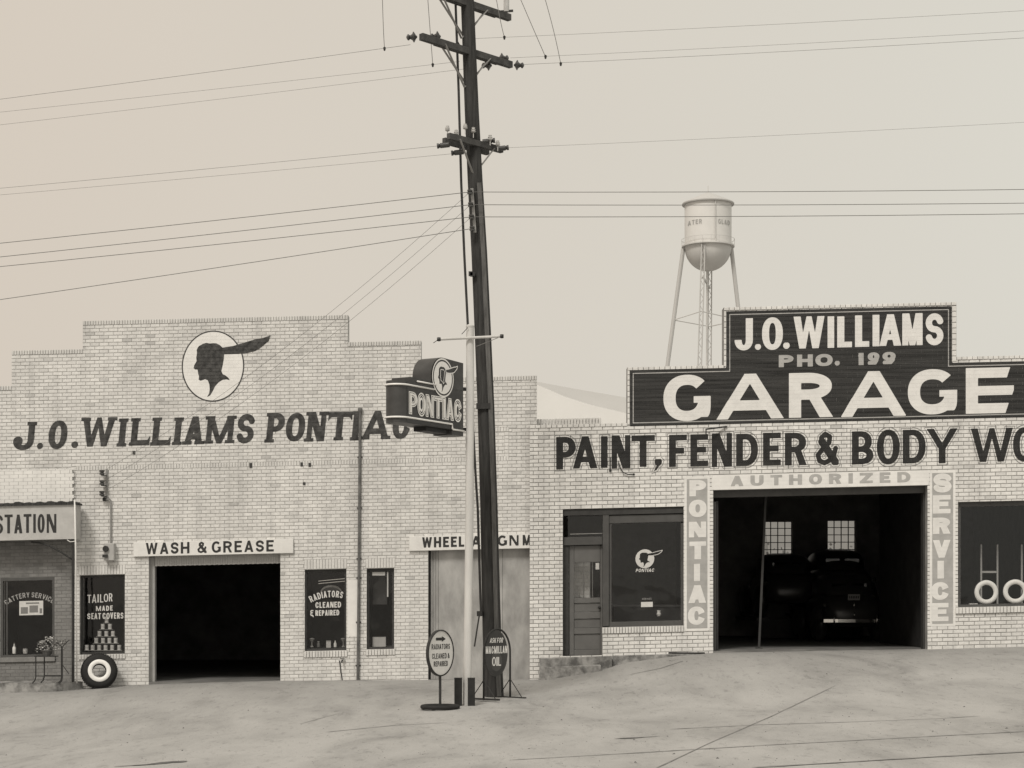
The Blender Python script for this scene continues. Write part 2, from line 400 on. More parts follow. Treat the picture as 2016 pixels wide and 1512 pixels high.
# ------------------------------------------------------------------ rectangles and slabs
def rsub(rects, h):
    out_ = []
    for (a, c, b_, d) in rects:                       # a,c = u0,v0 ; b_,d = u1,v1
        x0, y0, x1, y1 = max(a, h[0]), max(c, h[1]), min(b_, h[2]), min(d, h[3])
        if x0 >= x1 or y0 >= y1: out_.append((a, c, b_, d)); continue
        if c < y0: out_.append((a, c, b_, y0))
        if y1 < d: out_.append((a, y1, b_, d))
        if a < x0: out_.append((a, y0, x0, y1))
        if x1 < b_: out_.append((x1, y0, b_, y1))
    return out_
def rint(r, tiers):
    o = []
    for t in tiers:
        x0, y0, x1, y1 = max(r[0], t[0]), max(r[1], t[1]), min(r[2], t[2]), min(r[3], t[3])
        if x1-x0 > 1e-6 and y1-y0 > 1e-6: o.append((x0, y0, x1, y1))
    return o
def slab(mb, tiers, holes, y0, y1, m=0):
    us = sorted({round(v, 5) for r in tiers+holes for v in (r[0], r[2])}); vs = sorted({round(v, 5) for r in tiers+holes for v in (r[1], r[3])})
    inside = lambda rs, u, v: any(r[0] < u < r[2] and r[1] < v < r[3] for r in rs)
    S = {}
    for i in range(len(us)-1):
        for j in range(len(vs)-1):
            u, v = (us[i]+us[i+1])/2, (vs[j]+vs[j+1])/2
            S[i, j] = inside(tiers, u, v) and not inside(holes, u, v)
    for (i, j), s in S.items():
        if not s: continue
        a, b_, c, d = us[i], us[i+1], vs[j], vs[j+1]
        mb.add([(a,y0,c),(b_,y0,c),(b_,y0,d),(a,y0,d)], [(0,1,2,3)], m)
        mb.add([(a,y1,c),(b_,y1,c),(b_,y1,d),(a,y1,d)], [(3,2,1,0)], m)
        if not S.get((i-1, j)): mb.add([(a,y0,c),(a,y0,d),(a,y1,d),(a,y1,c)], [(0,1,2,3)], m)
        if not S.get((i+1, j)): mb.add([(b_,y0,c),(b_,y1,c),(b_,y1,d),(b_,y0,d)], [(0,1,2,3)], m)
        if not S.get((i, j-1)): mb.add([(a,y0,c),(a,y1,c),(b_,y1,c),(b_,y0,c)], [(0,1,2,3)], m)
        if not S.get((i, j+1)): mb.add([(a,y0,d),(b_,y0,d),(b_,y1,d),(a,y1,d)], [(0,1,2,3)], m)

class Wall:
    """a brick facade: mortar slab, running-bond bricks, 300 of them objects of their own"""
    def __init__(s, y, tiers, holes, course, pitch, v0, joint=.011, proud=.009, thick=.3):
        s.y, s.tiers, s.holes, s.c, s.p, s.v0, s.j, s.pr, s.t = y, tiers, holes, course, pitch, v0, joint, proud, thick
    def build(s, root, mb_mat, mo_mat, blocks, soldiers, skip=(), ends=0, focus=None):
        # blocks: rects left without courses (soldier rows live there); soldiers: list (rect, n or width)
        mb = MB(); slab(mb, s.tiers, s.holes, s.y, s.y+s.t)
        mb.build('wall', mo_mat, root, shear=True, merge=True)
        u0 = min(t[0] for t in s.tiers); u1 = max(t[2] for t in s.tiers)
        vlo = min(t[1] for t in s.tiers); vhi = max(t[3] for t in s.tiers)
        full, other = [], []
        j0 = int((vlo-s.v0)/s.c)-1; j1 = int((vhi-s.v0)/s.c)+2
        for j in range(j0, j1):
            a = s.v0 + j*s.c
            i0 = int(u0/s.p)-2; i1 = int(u1/s.p)+2
            for i in range(i0, i1):
                ua = i*s.p + (s.p/2 if j % 2 else 0)
                r = (ua+s.j/2, a+s.j/2, ua+s.p-s.j/2, a+s.c-s.j/2)
                rr = rint(r, s.tiers)
                if len(rr) > 1:                       # tiers touch: merge back side by side pieces
                    x0, x1 = min(q[0] for q in rr), max(q[2] for q in rr)
                    z0, z1 = max(q[1] for q in rr), min(q[3] for q in rr)
                    if z1-z0 > .01: rr = [(x0, z0, x1, z1)]
                for h in s.holes: rr = rsub(rr, h)
                for h in blocks: rr = rsub(rr, h)
                rr = [q for q in rr if q[2]-q[0] > .012 and q[3]-q[1] > .012]
                if rr and len(rr) == 1 and abs((rr[0][2]-rr[0][0])-(s.p-s.j)) < 1e-4 and abs((rr[0][3]-rr[0][1])-(s.c-s.j)) < 1e-4: full.append(rr[0])
                else: other += rr
        # the first 300 whole bricks become parts
        cx, cv = focus
        full.sort(key=lambda r: abs(r[0]-cx)*.55 + abs(r[1]-cv))
        mine = []
        for r in full:
            if len(mine) < 300 and r[1] > cv-3 : mine.append(r)
            else: other.append(r)
        rr_ = random.Random(3); metas = []
        for k in range(14):
            b = MB(); hw, hh = (s.p-s.j)/2, (s.c-s.j)/2; dp = s.pr + rr_.uniform(-.002, .002)
            tone = rr_.gauss(.62, .16) if k > 1 else rr_.uniform(.02, .3)
            b.cham(-hw, hw, -dp, .02, -hh, hh, tone=max(0, min(1, tone)))
            o = b.build('brick', mb_mat, None, tone=True); metas.append(o.data); bpy.data.objects.remove(o)
        an = math.atan(K)
        for r in mine:
            o = bpy.data.objects.new('brick', rr_.choice(metas)); COL.objects.link(o); o.parent = root
            u, v = (r[0]+r[2])/2, (r[1]+r[3])/2
            o.location = (u, s.y, v+K*u); o.rotation_euler = (0, -an, 0)
        b = MB()
        for r in other:
            tone = rr_.gauss(.62, .16); 
            if rr_.random() < .06: tone = rr_.uniform(0, .3)
            if any(q[0] < (r[0]+r[2])/2 < q[2] and q[1] < (r[1]+r[3])/2 < q[3] for q in skip): tone = min(tone, .25)
            e = rr_.uniform(-.0015, .0015)
            b.cham(r[0]+e, r[2]+e, s.y-s.pr-rr_.uniform(-.002,.002), s.y+.02, r[1], r[3], tone=max(0, min(1, tone)))
        o = b.build('brick_courses', mb_mat, root, shear=True, tone=True, fixn=True); tag(o, kind='stuff')
        b = MB()
        for (r, w, pr, tn) in soldiers:
            n = max(1, int(round((r[2]-r[0])/w))) if r[2]-r[0] > 0 else 1; ww = (r[2]-r[0])/n
            for i in range(n):
                tone = rr_.gauss(.62, .16)*tn; a = r[0]+i*ww
                b.cham(a+s.j*.42, a+ww-s.j*.42, s.y-pr-rr_.uniform(0,.004), s.y+.02, r[1]+s.j*.3, r[3]-s.j*.3, tone=max(0, min(1, tone)))
        for (r, h, pr, tn) in s.stacks if hasattr(s, 'stacks') else []:
            n = max(1, int(round((r[3]-r[1])/h))); hh = (r[3]-r[1])/n
            for i in range(n):
                tone = rr_.gauss(.62, .16)*tn; a = r[1]+i*hh
                b.cham(r[0]+.004, r[2]-.004, s.y-pr, s.y+.02, a+s.j*.45, a+hh-s.j*.45, tone=max(0, min(1, tone)))
        o = b.build('soldier_course_bricks', mb_mat, root, shear=True, tone=True); tag(o, kind='stuff')

# ------------------------------------------------------------------ lettering
def glyph(ch, X, Y, w, h, s, t, serif=0, slant=0):
    if slant: X = X - slant*(Y-h/2)
    if ch in '.,': serif = 0; slant = 0
    if serif:
        e = serif; X = X - e; w0 = w; w = w-2*e
    def rect(x0,y0,x1,y1): return np.maximum(np.maximum(x0-X, X-x1), np.maximum(y0-Y, Y-y1))
    def poly(*p):
        A = sum(p[i][0]*p[(i+1)%len(p)][1]-p[(i+1)%len(p)][0]*p[i][1] for i in range(len(p)))
        if A < 0: p = p[::-1]
        f = None
        for i in range(len(p)):
            (x0,y0),(x1,y1) = p[i], p[(i+1)%len(p)]; L = math.hypot(x1-x0, y1-y0)
            if L < 1e-9: continue
            d = ((Y-y0)*-(x1-x0) + (X-x0)*(y1-y0))/L
            f = d if f is None else np.maximum(f, d)
        return f
    def ell(cx,cy,a,b_,n=2.2):
        a = max(a, 1e-3); b_ = max(b_, 1e-3)
        return ((np.abs((X-cx)/a)**n + np.abs((Y-cy)/b_)**n)**(1/n)-1)*min(a, b_)
    def un(*f):
        r = f[0]
        for q in f[1:]: r = np.minimum(r, q)
        return r
    sub = lambda a, b_: np.maximum(a, -b_)
    def bowl(y0, y1, ww, st=s, tt=t):
        k = .42*ww; hh = (y1-y0)/2; cy = (y0+y1)/2
        o_ = np.where(X < k, rect(0,y0,ww,y1), ell(k, cy, ww-k, hh))
        i_ = np.where(X < k, rect(st,y0+tt,ww,y1-tt), ell(k, cy, max(ww-k-st,.002), hh-tt))
        return sub(o_, i_)
    def path(pts, q, n=None):
        f = None
        for (x0,y0),(x1,y1) in zip(pts, pts[1:]):
            dx, dy = x1-x0, y1-y0; L2 = dx*dx+dy*dy+1e-12
            tt = np.clip(((X-x0)*dx+(Y-y0)*dy)/L2, 0, 1)
            d = np.hypot(X-x0-tt*dx, Y-y0-tt*dy)-q/2
            f = d if f is None else np.minimum(f, d)
        return f
    def arc(cx,cy,a,b_,a0,a1,n=14): return [(cx+a*math.cos(R(a0+(a1-a0)*i/n)), cy+b_*math.sin(R(a0+(a1-a0)*i/n))) for i in range(n+1)]
    def ring(): return sub(ell(w/2,h/2,w/2,h/2), ell(w/2,h/2,w/2-s,h/2-t, 2.4))
    st = []                                            # stems for serifs: (centre x at foot, foot, centre x at head, head)
    if ch == 'I':
        f = rect(0,0,w,h) if not serif else rect(w/2-s/2,0,w/2+s/2,h); st = [(w/2,1,w/2,1)]
    elif ch == 'L': f = un(rect(0,0,s,h), rect(0,0,w,t)); st = [(s/2,1,s/2,1)]; 
    elif ch == 'T': f = un(rect(0,h-t,w,h), rect(w/2-s/2,0,w/2+s/2,h)); st = [(w/2,1,0,0)]
    elif ch == 'E':
        m = h*.52
        f = un(rect(0,0,s,h), rect(0,0,w,t), rect(0,h-t,w,h), rect(0,m-t/2,w*.88,m+t/2))
    elif ch == 'e':                                    # the wide E of GARAGE, arm ends cut on a slant
        m = h*.5; sl = w*.07
        def bar(y0,y1,x1): return poly((0,y0),(x1,y0),(x1+sl,y1),(0,y1))
        f = un(rect(0,0,s,h), bar(0,t,w*.83), bar(h-t,h,w*.86), bar(m-t*.46,m+t*.46,w*.97))
    elif ch == 'F': f = un(rect(0,0,s,h), rect(0,h-t,w,h), rect(0,h*.5-t/2,w*.85,h*.5+t/2))
    elif ch == 'H': f = un(rect(0,0,s,h), rect(w-s,0,w,h), rect(0,h/2-t/2,w,h/2+t/2))
    elif ch == 'N':
        q = s*.8
        f = un(rect(0,0,q,h), rect(w-q,0,w,h), poly((0,h),(s*1.15,h),(w,0),(w-s*1.15,0))); st = [(q/2,1,q/2,1),(w-q/2,0,w-q/2,1)]
    elif ch == 'M':
        q = s*.85; o_ = .5*s
        f = un(rect(0,0,q,h), rect(w-q,0,w,h), poly((0,h),(s,h),(w/2+o_*.8,0),(w/2-o_*.8,0)), poly((w,h),(w-s,h),(w/2-o_*.8,0),(w/2+o_*.8,0))); st = [(q/2,1,q/2,1),(w-q/2,1,w-q/2,1)]
    elif ch == 'V': f = un(poly((0,h),(s,h),(w/2+s*.45,0),(w/2-s*.45,0)), poly((w,h),(w-s,h),(w/2-s*.45,0),(w/2+s*.45,0)))
    elif ch == 'W':
        k = w*.29; a = w*.5
        f = un(poly((0,h),(s,h),(k+s*.4,0),(k-s*.45,0)), poly((a-s*.35,h),(a+s*.35,h),(k+s*.45,0),(k-s*.4,0)),
               poly((a-s*.35,h),(a+s*.35,h),(w-k+s*.4,0),(w-k-s*.45,0)), poly((w-s,h),(w,h),(w-k+s*.45,0),(w-k-s*.4,0))); st = [(0,0,s*.5,1),(0,0,w-s*.5,1)]
    elif ch == 'A':
        hull = poly((0,0),(w/2-.5*s,h),(w/2+.5*s,h),(w,0))
        f = un(poly((0,0),(s*.95,0),(w/2+.5*s,h),(w/2-.45*s,h)), poly((w,0),(w-s*1.05,0),(w/2-.5*s,h),(w/2+.5*s,h)), np.maximum(rect(0,h*.19,w,h*.19+t), hull)); st = [(s*.5,1,0,0),(w-s*.5,1,0,0)]
    elif ch == 'Y': f = un(rect(w/2-s/2,0,w/2+s/2,h*.5), poly((0,h),(s*1.05,h),(w/2+s*.5,h*.42),(w/2-s*.5,h*.42)), poly((w,h),(w-s*1.05,h),(w/2-s*.5,h*.42),(w/2+s*.5,h*.42)))
    elif ch == 'K': f = un(rect(0,0,s,h), poly((s*.6,h*.4),(w-s*1.1,h),(w,h),(s*.8,h*.28)), poly((w*.35,h*.55),(w*.6,h*.6),(w,0),(w-s*1.15,0)))
    elif ch == 'Z': f = un(rect(0,0,w,t), rect(0,h-t,w,h), poly((0,t*.6),(s*1.3,t*.6),(w,h-t*.6),(w-s*1.3,h-t*.6)))
    elif ch == 'O': f = ring()
    elif ch == 'U': f = un(rect(0,h*.4,s,h), rect(w-s,h*.4,w,h), np.maximum(sub(ell(w/2,h*.4,w/2,h*.4,2.3), ell(w/2,h*.4,w/2-s,h*.4-t,2.3)), Y-h*.401))
    elif ch == 'C':
        f = sub(ring(), poly((w/2,h/2),(w*1.3,h*.80),(w*1.3,h*.22)))
    elif ch == 'G':
        f = sub(ring(), poly((w/2,h*.52),(w*1.05,h*1.02),(w*1.05,h*.52)))
        f = un(f, np.maximum(un(rect(w*.64,h*.5-t*.5,w,h*.5+t*.15), rect(w-s*.98,h*.08,w,h*.5)), ell(w/2,h/2,w/2,h/2,4.5)))
    elif ch == 'D': f = bowl(0,h,w); st = []
    elif ch == 'P': f = un(rect(0,0,s,h), bowl(h*.36,h,w)); st = [(s/2,1,s/2,1)]
    elif ch == 'R': f = un(rect(0,0,s,h), bowl(h*.4,h,w*.97), poly((w*.42,h*.48),(w*.42+s,h*.48),(w,0),(w-s*1.1,0)))
    elif ch == 'B': f = un(bowl(0,h*.54,w), bowl(h*.54-t,h,w*.93))
    elif ch == 'J':
        yb = h*.33
        rg = sub(ell(w/2,yb,w/2,yb,2.1), ell(w/2,yb,w/2-s,yb-t*.95,2.1))
        f = un(rect(w-s,yb,w,h), np.maximum(rg, Y-yb), ) 
        if serif: f = un(f, ell(s*.75,yb*.95,s*.75,s*.75)); st = [(0,0,w-s/2,1)]
    elif ch == 'S':
        q = (s+t)/2*(1.0); a = (w-q)/2; b_ = (h-q)/4
        f = path(arc(w/2,h-q/2-b_,a,b_,15,270) + arc(w/2,q/2+b_,a,b_,90,-165), q)
        f = np.maximum(f, rect(0,0,w,h))
    elif ch == '&':
        q = min(s,t)*.85; P = [(1,.0),(.62,.32),(.22,.70),(.22,.88),(.42,1),(.66,.9),(.62,.70),(.3,.5),(.04,.28),(.12,.08),(.38,0),(.68,.1),(.88,.3),(.96,.5)]
        f = path([(q/2+x*(w-q), q/2+y*(h-q)) for x, y in P], q)
        f = un(f, path([(q/2+x*(w-q), q/2+y*(h-q)) for x, y in [(.95,.02),(.25,.74)]], s*1.1)); f = np.maximum(f, rect(0,0,w,h))
    elif ch == '6':                                    # the sign painter's small ampersand, an E with a tail
        q = (s+t)/2; f = un(path([(w*.85,h*.95),(w*.3,h*.95),(w*.12,h*.75),(w*.35,h*.58),(w*.7,h*.56),(w*.3,h*.52),(w*.1,h*.3),(w*.3,h*.1),(w*.8,h*.08)], q), path([(w*.6,h*.15),(w,-h*.15)], q))
    elif ch == '9':
        f = sub(ell(w/2,h*.65,w/2,h*.35), ell(w/2,h*.65,w/2-s,h*.35-t*.85))
        f = un(f, path([(w-s*.5,h*.62),(w-s*.6,h*.35),(w*.6,t*.55),(w*.18,t*.5)], (s+t)/2)); f = np.maximum(f, rect(0,0,w,h))
    elif ch == '1': f = un(rect(w-s,0,w,h), poly((0,h*.72),(w-s*.5,h*.8),(w-s*.5,h),(w*.5,h)))
    elif ch == '.': f = ell(w/2, w*.5, w/2, w*.5, 2)
    elif ch == ',': f = un(ell(w*.55, w*.55, w*.45, w*.5, 2), poly((w*.95,w*.5),(w*.45,w*.25),(0,-w*.6),(w*.35,-w*.45)))
    elif ch == '>': f = un(rect(0,h*.25,w*.7,h*.75), poly((w*.6,0),(w,h/2),(w*.6,h)))
    else: f = rect(0,0,w,h)
    if serif:
        sl = t*.62; e = serif
        for (xf_, ff, xh, hh_) in st:
            if ff: f = un(f, rect(xf_-s/2-e, 0, xf_+s/2+e, sl))
            if hh_: f = un(f, rect(xh-s/2-e, h-sl, xh+s/2+e, h))
        if ch in 'LT':
            if ch == 'L': f = un(f, poly((w+e*.6,0),(w+e*.6,h*.36),(w-t*.35,t*.8),(w-t*.5,0)))
            else: f = un(f, poly((-e,h),(-e,h*.68),(t*.3,h-t*.8),(t*.4,h)), poly((w+e,h),(w+e,h*.68),(w-t*.3,h-t*.8),(w-t*.4,h)))
    return f

def contour(mb, fun, us, vs, place, m=0):
    """fill {f<0} on the grid us x vs; place(u,v,cell_u,cell_v) -> 3D point"""
    Ug, Vg = np.meshgrid(us, vs); F = fun(Ug, Vg); neg = F < 0
    nu, nv = len(us), len(vs)
    cnt = neg[:-1,:-1].astype(int)+neg[1:,:-1]+neg[:-1,1:]+neg[1:,1:]
    for j in range(nv-1):
        row = cnt[j]
        if not row.any(): continue
        i = 0; cv = (vs[j]+vs[j+1])/2
        while i < nu-1:
            c = row[i]
            if c == 0: i += 1; continue
            if c == 4:
                k = i; zone = place.zone((us[i]+us[i+1])/2, cv)
                while k < nu-1 and row[k] == 4 and place.zone((us[k]+us[k+1])/2, cv) == zone: k += 1
                mb.add([place(us[i],vs[j],zone), place(us[k],vs[j],zone), place(us[k],vs[j+1],zone), place(us[i],vs[j+1],zone)], [(0,1,2,3)], m)
                i = k; continue
            P = [(us[i],vs[j],F[j,i]),(us[i+1],vs[j],F[j,i+1]),(us[i+1],vs[j+1],F[j+1,i+1]),(us[i],vs[j+1],F[j+1,i])]
            Q = []
            for a in range(4):
                p, q = P[a], P[(a+1)%4]
                if p[2] < 0: Q.append((p[0],p[1]))
                if (p[2] < 0) != (q[2] < 0):
                    tt = p[2]/(p[2]-q[2]); Q.append((p[0]+(q[0]-p[0])*tt, p[1]+(q[1]-p[1])*tt))
            if len(Q) >= 3:
                zone = place.zone((us[i]+us[i+1])/2, cv)
                mb.add([place(a[0],a[1],zone) for a in Q], [tuple(range(len(Q)))], m)
            i += 1
class OnWall:
    """a point of paint on a brick wall: on the brick face, or sunk in the joint"""
    def __init__(s, wall, out_=.0045, jd=.0045):
        s.w = wall; s.o = out_; s.jd = jd
    def zone(s, u, v):
        w = s.w; j = math.floor((v-w.v0)/w.c); fv = v-w.v0-j*w.c
        if fv < w.j/2 or fv > w.c-w.j/2: return 1
        fu = (u-(w.p/2 if j % 2 else 0)) % w.p
        return 1 if (fu < w.j/2 or fu > w.p-w.j/2) else 0
    def __call__(s, u, v, z):
        y = s.w.y - (s.w.pr + s.o - (s.jd if z else 0))
        return (u, y, v)
    def grid(s, u0, u1, v0, v1, step):
        w = s.w; us = set(np.round(np.arange(u0, u1+step, step), 5)); vs = set()
        i = math.floor(u0/w.p*2)-1
        while i*w.p/2 < u1+w.p:
            for d in (-w.j/2, w.j/2):
                if u0 <= i*w.p/2+d <= u1: us.add(round(i*w.p/2+d, 5))
            i += 1
        j = math.floor((v0-w.v0)/w.c)-1
        while w.v0+j*w.c < v1+w.c:
            a = w.v0+j*w.c
            for v in (a-w.j/2, a+w.j/2):
                if v0-.001 <= v <= v1+.001: vs.add(round(v, 5))
            n = max(1, round((w.c-w.j)/step))
            for k in range(n):
                v = a+w.j/2+(w.c-w.j)*k/n
                if v0 <= v <= v1: vs.add(round(v, 5))
            j += 1
        vs |= {round(v0, 5), round(v1, 5)}
        cl = lambda S: [x for k, x in enumerate(sorted(S)) if k == 0 or x-sorted(S)[k-1] > 2e-4]
        return cl(us), cl(vs)
class Flat:
    def __init__(s, y): s.y = y
    def zone(s, u, v): return 0
    def __call__(s, u, v, z): return (u, s.y, v)
    def grid(s, u0, u1, v0, v1, step): return list(np.arange(u0, u1+step, step)), list(np.arange(v0, v1+step, step))

def letter_parts(parent, mname, items, *a, **kw):
    for it in items:
        b = MB(); letters(b, [it], *a, **kw); b.build('letter', M[mname], parent, shear=True, merge=True)
def letters(mb, items, yt, yb, xref, y, place, s, t, serif=0, slant=0, step=None, m=0, outline=None, arc=0, scale=.01):
    """items: (char, px0, px1[, top, bottom]); yt, yb: pixel rows at xref; s, t: stroke widths in px"""
    k = (CAMD+y)/FPX
    for it in items:
        ch, x0, x1 = it[:3]
        u0, u1 = U(x0, y), U(x1, y)
        a, b_ = (it[3], it[4]) if len(it) > 3 else (yt, yb)
        xr = xref if len(it) <= 3 else (x0+x1)/2
        v1, v0 = Zp(a, y)-K*U(xr, y), Zp(b_, y)-K*U(xr, y)
        if ch in '.,': h = v1-v0
        else: h = v1-v0
        w = u1-u0; st = step or max(.004, min(.012, s*k/3))
        pad = .0 if outline is None else outline[1]+.01
        ext = w*.7 if ch in ',6' else 0
        e2 = abs(slant)*h + pad + .004
        us, vs = place.grid(u0-e2, u1+e2, v0-pad-ext-.002, v1+pad+.002, st)
        f0 = lambda X, Y: glyph(ch, X-u0, Y-v0, w, h, s*k, t*k, serif*k, slant)
        if outline is None: fun = f0
        elif outline[0] == 'fill': fun = lambda X, Y: f0(X, Y)
        else: fun = lambda X, Y: np.abs(f0(X, Y)-outline[1]) - outline[0]
        if arc:
            cu = (u0+u1)/2; A = arc; class_ = place
            uc = arc[0]; rad = arc[1]; th = (cu-uc)/rad
            sub_ = MB(); contour(sub_, fun, us, vs, place, m)
            cv = v0
            for i, p in enumerate(sub_.v):
                du, dv = p[0]-cu, p[2]-v0
                x = uc + (rad+0)*math.sin(th); z = v0 + rad*(math.cos(th)-1)
                sub_.v[i] = (x + du*math.cos(th)+dv*math.sin(th), p[1], z - du*math.sin(th)+dv*math.cos(th))
            mb.add(sub_.v, sub_.f, m)
        else: contour(mb, fun, us, vs, place, m)
    return mb

HEAD = [(232,205),(250,195),(268,189),(285,193),(300,191),(318,192),(335,200),(348,213),(400,205),(450,190),(510,172),(550,165),(586,152),
        (578,180),(560,195),(530,220),(510,230),(470,240),(430,245),(390,246),(357,247),(355,270),(350,300),(343,330),(350,345),(365,352),(380,365),(384,375),
        (370,371),(350,373),(330,385),(312,405),(300,430),(288,450),(270,460),(282,440),(285,420),(283,395),(275,375),(262,370),(240,378),(230,372),
        (232,355),(228,345),(226,330),(225,322),(212,322),(205,315),(208,300),(220,280),(218,262),(222,240),(220,225),(226,212)]
HEAD = [(300+x/2.52, 600+y/2.52) for x, y in HEAD]                     # px on the photograph's wall emblem, circle centre (419.5, 721)
def head_sdf(X, Y, P):
    inside = np.zeros(X.shape, bool); d = np.full(X.shape, 1e9)
    n = len(P)
    for i in range(n):
        (x0,y0),(x1,y1) = P[i], P[(i+1)%n]
        c = ((y0 > Y) != (y1 > Y)); xi = (x1-x0)*(Y-y0)/((y1-y0) if abs(y1-y0) > 1e-12 else 1e-12)+x0
        inside ^= (c & (X < xi))
        dx, dy = x1-x0, y1-y0; t = np.clip(((X-x0)*dx+(Y-y0)*dy)/(dx*dx+dy*dy+1e-12), 0, 1)
        d = np.minimum(d, np.hypot(X-x0-t*dx, Y-y0-t*dy))
    return np.where(inside, -d, d)

# ================================================================== LEFT BUILDING
def rp_(x0, y0, x1, y1, y=0, xr=None):
    """pixel rectangle on the facade -> (u0, v0, u1, v1); rows read at xr"""
    xr = (x0+x1)/2 if xr is None else xr
    u = U(xr, y)
    return (U(x0, y), Zp(y1, y)-K*u, U(x1, y), Zp(y0, y)-K*u)
def vrow(py, px, y=0): return Zp(py, y)-K*U(px, y)
VB = -.7
LT = lambda x0, x1, py, px: (U(x0), VB, U(x1), vrow(py, px))
tiersL = [LT(-260, 23, 760, 10), LT(23, 163, 689, 93), LT(163, 685, 626, 424), LT(685, 829, 672, 757), LT(829, 1057, 741, 990)]
H_wash = rp_(293, 1089, 552, 1480, xr=424); H_wash = (H_wash[0], VB, H_wash[2], H_wash[3])
H_wheel = (U(843), VB, U(1056), vrow(1080, 925))
H_tail = rp_(157, 1132, 246, 1288)
H_rad = rp_(600, 1121, 682, 1281)
H_nar = rp_(722, 1119, 776, 1278)
H_stw = rp_(1, 1135, 111, 1295)
holesL = [H_wash, H_wheel, H_tail, H_rad, H_nar, H_stw]
WL = Wall(0, tiersL, holesL, .0697, .1825, vrow(1288, 200)-.0697*30)
lb = thing('brick_garage_building', 'cream brick garage with stepped parapet, round head emblem and painted name', 'building', (0,0,0))
cop = .088
copings = []
for a, b_ in zip(tiersL, [0,1,2,3,4]): copings.append((a[0], a[3]-cop, a[2], a[3]))
solds = [(c, .052, .016, .55) for c in copings]
band = (U(150), vrow(927, 150), U(1002), vrow(918, 150))
solds.append((band, .055, .010, .8))
bandt = (U(812), vrow(852, 900), U(1002), vrow(843, 900)); solds.append((bandt, .055, .010, .8))
bandr = (U(993), vrow(899.5, 997), U(1002), vrow(850.5, 997))
WL.stacks = [(bandr, .0697, .010, .85)]
lint = lambda x0, x1, y0, y1: rp_(x0, y0, x1, y1)
bl = [band, bandt, bandr] + copings
for r_ in (lint(155,247,1113,1131.5), lint(155,247,1288.5,1298), lint(599,683,1101,1120.5), lint(598,684,1281.5,1294), lint(720,778,1099,1118.5), lint(720,778,1278.5,1290)):
    bl.append(r_); pr = .010 if r_[3]-r_[1] > .15 else .03
    solds.append((r_, .058, pr, .95 if pr < .02 else .7))
patch = rp_(684, 1142, 704, 1253); bl.append(patch)
bd_wash = rp_(264, 1064.5, 578, 1092.5); bd_wheel = rp_(806, 1053, 1100, 1081.5)
WL.build(lb, M['brickL'], M['mortarL'], bl, solds, focus=(U(650), vrow(1010, 650)))
b = MB(); b.box(patch[0], patch[2], -.010, .01, patch[1], patch[3]); b.build('plaster_patch', M['whitewash'], lb, shear=True)
# shell behind the facade
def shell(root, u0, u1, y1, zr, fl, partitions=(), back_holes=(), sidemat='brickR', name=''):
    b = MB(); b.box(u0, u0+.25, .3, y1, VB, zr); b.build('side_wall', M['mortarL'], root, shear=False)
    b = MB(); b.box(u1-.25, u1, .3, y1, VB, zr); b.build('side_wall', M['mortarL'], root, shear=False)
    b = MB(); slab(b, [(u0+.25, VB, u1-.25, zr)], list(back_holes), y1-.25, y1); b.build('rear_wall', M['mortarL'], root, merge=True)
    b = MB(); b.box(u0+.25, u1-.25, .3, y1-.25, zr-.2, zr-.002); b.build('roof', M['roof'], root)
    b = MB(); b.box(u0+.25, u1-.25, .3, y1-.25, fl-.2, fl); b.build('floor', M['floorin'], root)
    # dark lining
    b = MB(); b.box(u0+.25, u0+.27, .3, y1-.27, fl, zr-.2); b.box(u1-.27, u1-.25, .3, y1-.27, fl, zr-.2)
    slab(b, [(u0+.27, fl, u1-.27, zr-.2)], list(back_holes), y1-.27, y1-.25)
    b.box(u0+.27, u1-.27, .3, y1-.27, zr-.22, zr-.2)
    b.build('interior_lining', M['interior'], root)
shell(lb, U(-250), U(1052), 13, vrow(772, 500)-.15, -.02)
# floor strips in the doorways
b = MB(); b.box(H_wash[0], H_wash[2], .0, .3, -.5, -.025); b.box(H_wheel[0], H_wheel[2], .0, .3, -.5, .02); b.build('threshold', M['floorin'], lb)
# painted name
pl = OnWall(WL)
nb = thing('painted_lettering', None, None); nb.parent = lb; nb['label'] = 'faded black slab letters reading J.O. WILLIAMS PONTIAC'
letter_parts(nb, 'letter', [('J',24,71,831,886),('.',73,85,872,884),('O',93,136,828,884),('.',141,154,869,882),('W',158,229,822,879),('I',227,256,824,879),('L',256,298,823,877),('L',298,339,822,877),
             ('I',340,361,822,876),('A',361,404,820,875),('M',404,463,819,873),('S',464,504,815,873),
             ('P',523,563,813,871),('O',560,604,813,869),('N',602,644,811,869),('T',645,692,811,867),('I',688,714,810,867),('A',711,771,809,865),('C',770,812,805,864)],
        0, 0, 0, 0, pl, 12.5, 10.5, serif=3.2, slant=.10, step=.009)
# round emblem
em = MB(); ring_ = MB(); hd = MB()
cu, cv = UV(419.5, 721); ra, rb = .615, .70
HU = [UV(*p) for p in HEAD]
us, vs = pl.grid(cu-.72, cu+1.2, cv-.76, cv+.76, .012)
E = lambda X, Y, a, b_: (np.hypot((X-cu)/a, (Y-cv)/b_)-1)*min(a, b_)
contour(em, lambda X, Y: np.maximum(E(X,Y,ra-.025,rb-.025), -head_sdf(X,Y,HU)), us, vs, OnWall(WL,.0045,.0015))
contour(ring_, lambda X, Y: np.maximum(np.maximum(E(X,Y,ra,rb), -E(X,Y,ra-.025,rb-.025)), -head_sdf(X,Y,HU)), us, vs, pl)
contour(hd, lambda X, Y: head_sdf(X,Y,HU), us, vs, pl)
eo = em.build('painted_emblem', M['whitewash'], lb, shear=True, merge=True)
ring_.build('emblem_outline', M['letter'], eo, shear=True, merge=True)
hd.build('emblem_head', M['letter'], eo, shear=True, merge=True)

